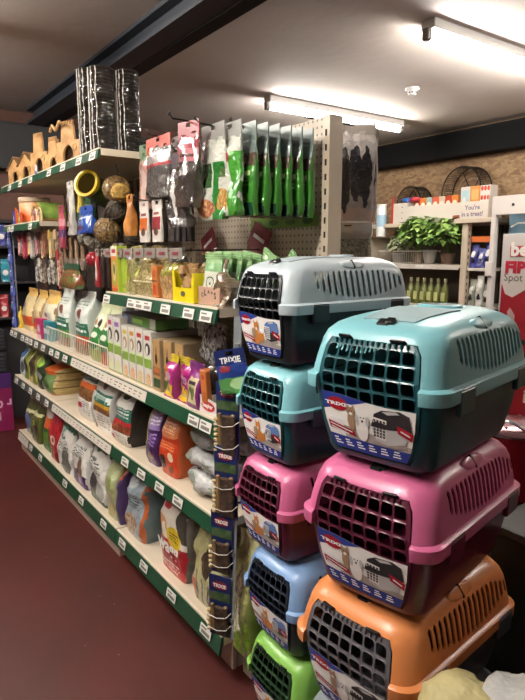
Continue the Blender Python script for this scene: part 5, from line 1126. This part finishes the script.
plant('silvery pale leafy plant at the left of the back shelf', -4.14, 4.66, 1.39, .13, .16, 120, ('#a8b08c', '#6a7a5a'), 3, .05, '#9a9690')
plant('taller dark-leaved plant sticking up behind the silvery one', -4.02, 4.82, 1.39, .12, .30, 60, ('#3f6a34', '#2c4f28'), 4, .09)
t = thing('plastic_wrapped_pot', 'clear cellophane-wrapped pot between the two bushy plants', 'pot', (-3.66, 4.56, 1.39)); m = MB(); m.lathe([(.045, 0), (.06, .05), (.07, .11), (.085, .13)], 18); m.obj('wrap', M('wrap_clear', '#b5b3ac', .1, alpha=.6, coat=1, bump=(40, 1)), t)
m = MB(); m.lathe([(.04, .001), (.052, .08), (.05, .085)], 16); m.obj('pot', M('pot_brown', '#5a4638', .6), t)
for k in range(6):
    x = -3.88+k*.082; t = thing('spray_bottle', 'yellow-green bottle on the lower back shelf, %s from the left' % pos_words[k], 'bottle', (x, YR+.07, 1.003), 0, 'yellow-green bottles on the lower back shelf')
    m = MB(); m.lathe([(.032, 0), (.034, .01), (.034, .16), (.014, .20), (.014, .215)], 14); m.obj('bottle_body', M('bottle_lime', '#656d3a', .25, coat=.4), t)
    m = MB(); m.lathe([(.016, .215), (.016, .245), (.010, .25)], 12); m.obj('cap', M('cap_pale', '#a3a27c', .4), t)
    m = MB(); m.box(-.022, .022, -.0355, -.0345, .04, .12); m.obj('label', M('bottle_label', '#b5b87a', .5), t)
t = thing('spray_bottle', 'dark bottle with a tapered neck left of the yellow-green bottles', 'bottle', (-4.0, YR+.07, 1.003)); m = MB(); m.lathe([(.042, 0), (.044, .01), (.042, .12), (.016, .19), (.016, .23)], 14); m.obj('bottle_body', M('bottle_dark', '#2c3438', .2), t)
m = MB(); m.box(-.026, .026, -.0455, -.044, .02, .1); m.obj('label', M('label_greyblue', '#8a8f94', .5), t)
# things on the top board: display carton with small boxes, white canisters, wheels
t = thing('display_carton', 'long white display carton full of small coloured boxes on the back unit', 'box', (-3.59, 4.75, 1.7905))
m = MB(); m.bbox(-.46, .46, -.09, -.085, 0, .16, .002); fp = m.obj('front_panel', wht, t)
m = MB(); m.bbox(-.46, -.455, -.085, .12, 0, .2, .002); m.bbox(.455, .46, -.085, .12, 0, .2, .002); m.bbox(-.46, .46, .12, .125, 0, .2, .002); m.obj('box_body', wht, t)
lettering('You\'re\nin a treat!', .22, M('print_purple_grey', '#6a5a78', .5), fp, (.30, -.092, .08), bold=.02)
m = MB(); m.bbox(.10, .17, -.092, -.0905, .02, .045, .0005); m.obj('red_label', rtxt, fp)
bc = ['#b0422c', '#d07c34', '#9ab0b0', '#cf5a3c', '#c9b49c']
for k in range(7):
    x = -4.02+k*.075; c = bc[k % 5]
    carton('small %s carton in the long white display carton, %s from the left' % (('red', 'amber', 'grey-green', 'coral', 'beige')[k % 5], pos_words[k]), x, x+.07, 4.73, 1.793, .235, .05, pack('sb%d' % (k % 5), c, [('e', .5, .7, .35, .12, '#e0d6c8'), ('e', .5, .3, .3, .1, '#7a3a2c')], wrinkle=0), M('sbs%d' % (k % 5), c, .5), group='small coloured cartons in the display carton')
carton('tall pale blue and orange carton with small figures on the back unit', -3.48, -3.38, 4.74, 1.7925, .30, .10, pack('tall1', '#c9c6be', [('r', .12, .88, .55, .9, '#9fc0c8'), ('e', .5, .35, .3, .12, '#b0683c'), ('e', .4, .6, .2, .1, '#d8d0c4')], wrinkle=0), M('tall1s', '#c9c6be', .5)).location.z += .0
carton('tall orange carton beside the pale blue one on the back unit', -3.375, -3.28, 4.74, 1.7925, .30, .10, pack('tall2', '#cf8a44', [('r', .12, .88, .6, .9, '#d8a86a'), ('e', .5, .4, .3, .15, '#a8502c')], wrinkle=0), M('tall2s', '#cf8a44', .5))
m_ = pack('tall3', '#d6cfc6', [('e', .2+.3*(i % 3), .1+.27*(i//3), .13, .07, '#c8432c') for i in range(12)], wrinkle=0)
carton('tall white carton with a pattern of red fish shapes on the back unit', -3.275, -3.17, 4.74, 1.7925, .30, .11, m_, pack('tall3s', '#d6cfc6', [('e', .2+.3*(i % 3), .1+.27*(i//3), .13, .07, '#c8432c') for i in range(12)], wrinkle=0))
for k, (x, h) in enumerate(((-4.72, .22), (-4.64, .14), (-4.50, .30))):
    t = thing('white_canister', ('white canister with a blue band, leftmost behind the plants', 'short white canister between two taller ones', 'tall white canister with a pale blue band left of the display carton')[k], 'canister', (x+.1, 4.55+.06*k, 1.7905-.22), 0); t.location.z = 1.7905
    t.location.z = 1.7905 if k == 9 else 1.66
    m = MB(); m.lathe([(.05, 0), (.052, .01), (.052, h), (.045, h+.01)], 18); m.obj('canister_body', M('can_white', '#ccd0d0', .35), t)
    m = MB(); m.lathe([(.0535, h*.35), (.0535, h*.75)], 18); m.obj('band', M('can_blue', '#8fb0c4', .35), t)
    m = MB(); m.lathe([(.053, h+.01), (.053, h+.03), (.045, h+.035)], 18); m.obj('lid', M('can_lid', '#d8d8d4', .3), t)
t = thing('small_side_unit', 'low cream ledge behind the plants that carries the white canisters', 'shelf', (0, 0, 0)); m = MB(); m.bbox(-4.95, -4.59, 4.5, 5.05, 0, 1.655, .004); m.obj('ledge_body', cre, t)
for k, c in enumerate(('#2c5aa0', '#a8303c', '#4a9a4a')):
    pile_bag(('blue', 'red', 'green')[k]+' small packet lying on the display carton next to the red sleeve', -4.11+.1*k, 4.74, 1.996, 0, .12, .1, .05, k, M('pk'+c, c, .35)) if k < 2 else None
t = thing('card_stand', 'white dotted card stand behind the plants with a red edge at its left', 'display stand', (-4.16, 4.74, 1.7905)); m = MB(); m.bbox(-.09, .105, -.06, .09, 0, .2, .003); m.obj('stand_box', wht, t)
m = MB(); m.bbox(-.115, -.092, -.062, -.05, 0, .27, .002); m.obj('red_edge', M('red_edge', '#b8382c', .4), t)
for j in range(3): m = MB(); m.prism([(math.cos(a*math.pi/6)*.006+.03, .05+.055*j+math.sin(a*math.pi/6)*.006) for a in range(12)], -.0625, -.0605); m.obj('printed_dot', dtxt, t)
def wheel(label, x, y, z, r, wd_, rz):
    t = thing('exercise_wheel', label, 'mesh wheel', (x, y, z+r+.02), rz, 'black mesh exercise wheels on the back unit'); t.rotation_euler = (0, 0, rz)
    wm = M('wheel_black', '#1f1b18', .45, .3)
    for s in (-1, 1):
        m = MB(); m.tube([(r*math.cos(a*math.pi/20), s*wd_/2, r*math.sin(a*math.pi/20)) for a in range(40)], .006, 5, closed=True); m.obj('rim', wm, t)
    m = MB()
    for a in range(72): q = a*math.pi/36; m.tube([(r*math.cos(q), -wd_/2, r*math.sin(q)), (r*math.cos(q), wd_/2, r*math.sin(q))], .0026, 4)
    for k in range(7): yy = -wd_/2+wd_*(k+.5)/7; m.tube([(r*.998*math.cos(a*math.pi/20), yy, r*.998*math.sin(a*math.pi/20)) for a in range(40)], .0022, 4, closed=True)
    m.obj('mesh_band', wm, t)
    m = MB()
    for a in range(6): q = a*math.pi/3; m.tube([(0, wd_/2, 0), (r*math.cos(q), wd_/2, r*math.sin(q))], .004, 5)
    for k in range(1, 6): m.tube([(r*k/6*math.cos(a*math.pi/12), wd_/2, r*k/6*math.sin(a*math.pi/12)) for a in range(24)], .002, 4, closed=True)
    m.obj('spoke', wm, t)
    m = MB(); m.tube([(-r*.8, wd_/2+.02, -r-.02), (0, wd_/2+.02, 0), (r*.8, wd_/2+.02, -r-.02)], .006, 5); m.tube([(-r*.8, wd_/2+.02, -r-.014), (-r*.8, -wd_/2, -r-.014), (r*.8, -wd_/2, -r-.014), (r*.8, wd_/2+.02, -r-.014)], .006, 5); m.obj('stand', wm, t)
    return t
wheel('large black mesh exercise wheel on the back unit under the beam', -3.60, 4.985, 1.7905, .25, .15, R(-8))
wheel('smaller black mesh exercise wheel left of the large one', -4.24, 4.985, 1.7905, .185, .15, R(-8))
# narrow side bay with blue and white items, right of the cream post
t = thing('shelving_unit', 'narrow shelving bay filled with blue and white packets, right of the cream post', 'shelving', (0, 0, 0))
m = MB(); m.bbox(-2.98, -2.94, YR+.0, YR+.05, 0, 1.75, .003); m.obj('upright', wht, t)
for z in (.7, 1.02, 1.36): m = MB(); m.bbox(-3.20, -2.98, YR+.01, 5.05, z-.025, z, .003); m.obj('shelf', wht, t)
m = MB(); m.box(-3.2, -2.98, 5.055, 5.075, 0, 1.75); m.obj('back_panel', M('bay_dark', '#3a302c', .6), t)
r2 = random.Random(5)
nm = {'#3a3c86': 'violet-blue', '#c9cac4': 'white', '#5a5f9a': 'lilac', '#8a8f80': 'grey-green', '#a83238': 'red', '#c96a34': 'orange'}
for z, row_ in ((1.362, [('#3a3c86', .2), ('#5a5f9a', .17), ('#3a3c86', .22)]), (1.022, [('#8a8f80', .24), ('#c9cac4', .27), ('#8a8f80', .2)]), (.702, [('#a83238', .2), ('#c9cac4', .26), ('#a83238', .16)])):
    for k, (c, h) in enumerate(row_):
        bag('%s packet on the %s shelf of the narrow bay, %s' % (nm[c], {1.362: 'top', 1.022: 'middle', .702: 'lowest'}[z], ('left', 'centre', 'right')[k]), -3.195+.072*k, -3.128+.072*k, YR+.03, z, h, .06, pack('nb'+c, c, [('e', .5, .6, .3, .15, '#d8d6d0'), ('e', .5, .3, .25, .1, '#2b2a2c')], wob=.2), name='small_packet', crumple=.008)
carton('orange flat packet lying at the top of the narrow bay', -3.19, -3.0, YR+.03, 1.60, .05, .1, M('opk', '#c96a34', .4), M('opk', '#c96a34', .4), name='flat_packet').location.z = 1.5845
# white cabinet with blue liner
t = thing('display_cabinet', 'white cabinet with a pale blue inside and a small dark hole in its top rail', 'cabinet', (0, 0, 0))
m = MB(); m.bbox(-2.92, -1.9, YR-.1, YR-.07, 1.80, 1.95, .003); m.obj('top_rail', M('cab_white', '#ccc6c0', .35), t)
m = MB(); m.bbox(-2.92, -1.9, YR-.07, 5.05, 1.93, 1.95, .003); m.obj('top_board', M('cab_white', '#ccc6c0', .35), t)
m = MB(); m.bbox(-2.92, -2.88, YR-.1, YR-.06, 0, 1.80, .003); m.obj('side_post', M('cab_white', '#ccc6c0', .35), t)
m = MB(); m.cyl((0, 0, 0), .012, .004, 12); m.obj('key_hole', M('dark_vent', '#2b2b2b', .6), t, (-2.73, YR-.1, 1.875), (R(90), 0, 0))
m = MB(); m.box(-2.88, -1.9, YR+.1, YR+.12, .0, 1.93); m.obj('blue_liner', M('liner_blue', '#6f97ae', .35, vary=('#8fb0c0', 6)), t)
m = MB(); m.bbox(-2.93, -2.87, YR-.13, YR-.101, 1.30, 1.42, .003); m.obj('latch_box', M('cab_white', '#ccc6c0', .35), t)
m = MB(); m.tube([(-2.78, YR-.03, 1.70), (-2.72, YR-.03, 1.73), (-1.95, YR-.03, 1.73)], .006, 6); m.obj('wire_rail', wire, t)
# floor display with red figure and lettering
t = thing('advert_display', 'red and white cardboard advert stand lettered beaphar at the right edge', 'display stand', (-2.09, 3.62, 0), R(-6))
wcard = M('ad_white', '#cdc8c4', .4); rcard = M('ad_red', '#a01c2c', .4)
m = MB(); m.bbox(-.22, .5, 0, .3, 0, 1.60, .006); m.obj('stand_body', [M('ad_side', '#8e2430', .45)], t)
m = MB(); m.bbox(-.225, .505, -.006, -.0005, 1.02, 1.62, .002); wp = m.obj('white_panel', wcard, t)
m = MB(); m.bbox(-.225, .505, -.006, -.0005, 0, 1.018, .002); rp = m.obj('red_panel', rcard, t)
m = MB(); m.bbox(-.16, .36, -.012, -.0065, 1.47, 1.54, .004); lb = m.obj('logo_plate', M('logo_red', '#b01f2e', .35), wp)
lettering('beaphar', .44, wtxt, lb, (.07, -.0135, 1.505), bold=.045, stretch=.9)
lettering('FIPROtec', .50, M('print_crimson', '#b0203a', .4), wp, (.06, -.0075, 1.40), bold=.06, stretch=.8)
lettering('Spot On', .27, M('print_grey', '#5a5658', .4), wp, (-.06, -.0075, 1.325), bold=.0, stretch=.9)
m = MB()  # red flame-like figure rising from the red panel
m.prism([(-.21, 1.02), (-.21, 1.29), (-.18, 1.22), (-.12, 1.20), (-.05, 1.24), (.03, 1.29), (.06, 1.20), (.10, 1.10), (.2, 1.06), (.3, 1.03), (.3, 1.02)], -.0085, -.0062); m.obj('red_figure', rcard, wp)
m = MB()
m.prism([(-.17, .84), (-.13, 1.02), (-.15, 1.10), (-.13, 1.13), (-.09, 1.08), (-.09, 1.0), (-.11, .82)], -.0105, -.0088); m.prism([(-.19, .80), (-.175, .84), (-.19, 1.0), (-.205, 1.0)], -.0105, -.0088)
m.obj('white_figure_lines', M('ad_figure_pink', '#c9a8a8', .4), wp)
lettering('Kills', .30, dtxt, rp, (.06, -.0075, .86), bold=.05, stretch=.9)
lettering('easy', .26, wtxt, rp, (.10, -.0075, .68), bold=.02, stretch=.8); lettering('in 3', .20, wtxt, rp, (.12, -.0075, .55), bold=.02, stretch=.9)
# red packets on the floor stand beside it
for k in range(3):
    bag('red and white packet standing behind the top right carrier, %s' % ('lowest', 'middle', 'topmost')[k], -1.55, -1.33, 2.9, .02+.33*k, .32, .14, pack('rp', '#a01f2a', [('r', .1, .7, .2, .5, '#c9bdb4'), ('e', .5, .75, .3, .1, '#d8ccc0')], coat=.5), M('rps', '#8a1a24', .3), name='red_packet', group='red packets stacked behind the carriers', crumple=.006)
for k in range(3):
    t = thing('metal_bucket', 'dark red bucket with a perforated metal lid, %s of the stack by the pink carrier' % ('lowest', 'middle', 'topmost')[k], 'bucket', (-1.19, 2.02, .001+.290*k), 0, 'stack of red buckets')
    m = MB(); m.lathe([(.11, 0), (.118, .005), (.138, .25), (.142, .255)], 32); m.obj('bucket_body', M('bucket_red', '#7d1522', .25, coat=.6), t)
    m = MB(); m.lathe([(.144, .252), (.146, .260), (.135, .270), (.09, .282), (.001, .286)], 32); m.v = m.v
    for a in range(10):
        q = a*.628; m.cyl((.10*math.cos(q), .10*math.sin(q), .2795), .006, .003, 8, 1)
    m.obj('lid', [M('bucket_metal', '#b58f94', .2, .9), M('dark_vent', '#2b2b2b', .6)], t)
    m = MB(); m.tube([(-.14, 0, .2), (-.12, -.05, .26), (-.06, -.09, .30), (0, -.1, .315), (.06, -.09, .30), (.12, -.05, .26), (.14, 0, .2)], .006, 8); m.obj('handle', M('steel_handle', '#8a8a8c', .25, .9), t) if k == 2 else None
# crumpled sack bottom right, added dark block fills the dark area at right edge
m = MB(); m.bbox(-.13, .13, -.11, .11, 0, .50, .006); t = m.obj('dark_carton', M('dark_carton', '#2a2622', .6), None, (-.585, 1.02, 0)); tag(t, 'dark carton on the floor right of the orange carrier, under the crumpled paper', 'box')
m = MB(); m.box(-.13, .13, -.02, .02, .5005, .5015); m.obj('tape', M('dark_tape', '#4a4036', .3), t)
for k, (x, y, rz, hh, c) in enumerate(((-.64, .98, 20, .10, '#b0a676'), (-.545, 1.05, -30, .12, '#a9a9a6'))):
    pile_bag(('crumpled cream paper wrapping', 'crumpled grey-white paper wrapping')[k]+' on the dark carton at the bottom right', x, y, .503, R(rz), .17, .17, hh, 3+k*4, M('paper'+c, c, .6, bump=(12, 1, .03)))
m = MB(); m.bbox(-.28, .28, -.2, .2, 0, .66, .02); t = m.obj('added_dark_block', M('added_dark_block', '#1b1c16', .8, vary=('#2c2c1e', 12)), None, (-.70, 1.76, 0)); tag(t, 'added dark block filling the dark area in front of the red buckets', 'crate')
m = MB(); m.bbox(-.29, .29, -.21, .21, .645, .67, .004); m.obj('block_rim', M('added_dark_block_rim', '#26261e', .6), t)

# ================================================================ LEFT EDGE: carton stack, blue strip
t = thing('cage_carton', 'magenta cage carton with upside-down lettering on the floor at the left edge', 'box', (-5.28, .82, 0))
m = MB(); m.bbox(-.15, .15, -.36, .22, 0, .37, .004); bx = m.obj('box_body', M('magenta_card', '#6e1440', .4), t)
m = MB(); m.bbox(-.151, .151, -.361, .221, .371, .50, .004); m.obj('purple_band', M('purple_card', '#3a1a52', .4), t)
lettering('r Cage', .27, M('print_pink_white', '#cfa8bc', .4), bx, (.1515, .075, .25), (R(90), R(180), R(90)), bold=.03)
m = MB(); m.box(.1505, .152, -.08, .12, .10, .17); m.obj('print_label', M('label_pale', '#b0a0a8', .4), bx)
for k in range(2):
    t = thing('plastic_crate', 'dark plastic crate with slatted sides stacked on the magenta carton, %s' % ('lower', 'upper')[k], 'crate', (-5.28, .76, .505+.19*k), 0, 'dark crates at the left edge')
    dkp = M('crate_dark', '#1d1c20', .5)
    m = MB(); m.bbox(-.15, .15, -.3, .26, 0, .17, .006); m.obj('crate_body', dkp, t)
    m = MB()
    for j in range(5): m.bbox(.148, .156, -.28, .24, .02+.03*j, .032+.03*j, .002)
    m.obj('slat', M('crate_slat', '#33323a', .45), t)
t = thing('clip_strip', 'tall hanging strip of blue packets at the far end of the shelving', 'hanging strip', (-4.64, 1.0, 1.64)); m = MB(); m.bbox(-.02, .02, .02, .024, -.75, .02, .001); m.obj('plastic_strip', M('strip_pale', '#8f90a0', .3), t)
for k in range(6):
    hang('blue_packet', 'small blue packet on the strip at the far end, %s from the top' % pos_words[k], -4.66+.006*(k % 2), 1.0, 1.63-.118*k, .085, .10, .02, pack('bp%d' % (k % 2), ('#4a56a0', '#4858a8')[k % 2], [('r', .15, .85, .3, .6, '#8f9acc'), ('e', .5, .75, .3, .1, '#c4c8e0')], coat=.6), M('bph', '#5c64a4', .35), .02, 'blue packets on the far strip')

t = thing('wall_rack', 'dark rack against the far left wall behind the end of the shelving', 'rack', (-5.4, .85, 0)); drk = M('rack_dark', '#1c1a1c', .6)
m = MB(); m.bbox(-.145, -.12, -.6, .5, 0, 1.78, .003); m.obj('back_panel', drk, t)
for z in (.95, 1.25, 1.55, 1.76): m = MB(); m.bbox(-.12, .12, -.6, .5, z-.02, z, .003); m.obj('shelf', drk, t)
for y in (-.6, .48): m = MB(); m.bbox(-.12, .12, y, y+.02, .9, 1.78, .003); m.obj('side_panel', drk, t)
for k, (z, y, c, nm_) in enumerate(((.952, 1.02, '#8a1c28', 'red'), (1.252, 1.05, '#2a7a8c', 'teal'), (1.252, .92, '#7d8a90', 'grey'), (1.552, 1.04, '#3b3f7a', 'blue'), (.952, .90, '#5a1a3a', 'plum'))):
    bag('small %s packet on the dark wall rack, %s' % (nm_, {.952: 'bottom shelf', 1.252: 'middle shelf', 1.552: 'top shelf'}[z]), -5.36, -5.29, y, z, .19, .1, pack('wr'+c, c, [('e', .5, .4, .3, .12, '#c8c4c0')]), name='small_packet', rz=R(75))
# ================================================================ CAMERA, WORLD
cd = bpy.data.cameras.new('camera'); cam = bpy.data.objects.new('camera', cd); COL.objects.link(cam)
cd.sensor_fit = 'VERTICAL'; cd.sensor_height = 36; cd.lens = 36*580/700; cd.clip_start = .02
CX = Vector((.5788, .8155, 0)).normalized(); up = Vector((-.1343, .0953, .98603))
fwd = Vector((-.8042, .5708, -.1666)).normalized(); CX = fwd.cross(Vector((0, 0, 1))).normalized(); up = CX.cross(fwd)
cam.matrix_world = Matrix(((CX.x, up.x, -fwd.x, 0), (CX.y, up.y, -fwd.y, 0), (CX.z, up.z, -fwd.z, 1.5), (0, 0, 0, 1)))
scn.camera = cam
w = bpy.data.worlds.new('world'); scn.world = w; w.use_nodes = True
w.node_tree.nodes['Background'].inputs[0].default_value = (.55, .5, .46, 1); w.node_tree.nodes['Background'].inputs[1].default_value = .1
scn.view_settings.view_transform = 'Standard'; scn.view_settings.look = 'None'; scn.view_settings.exposure = .72; scn.view_settings.gamma = 1
scn.view_settings.use_curve_mapping = False
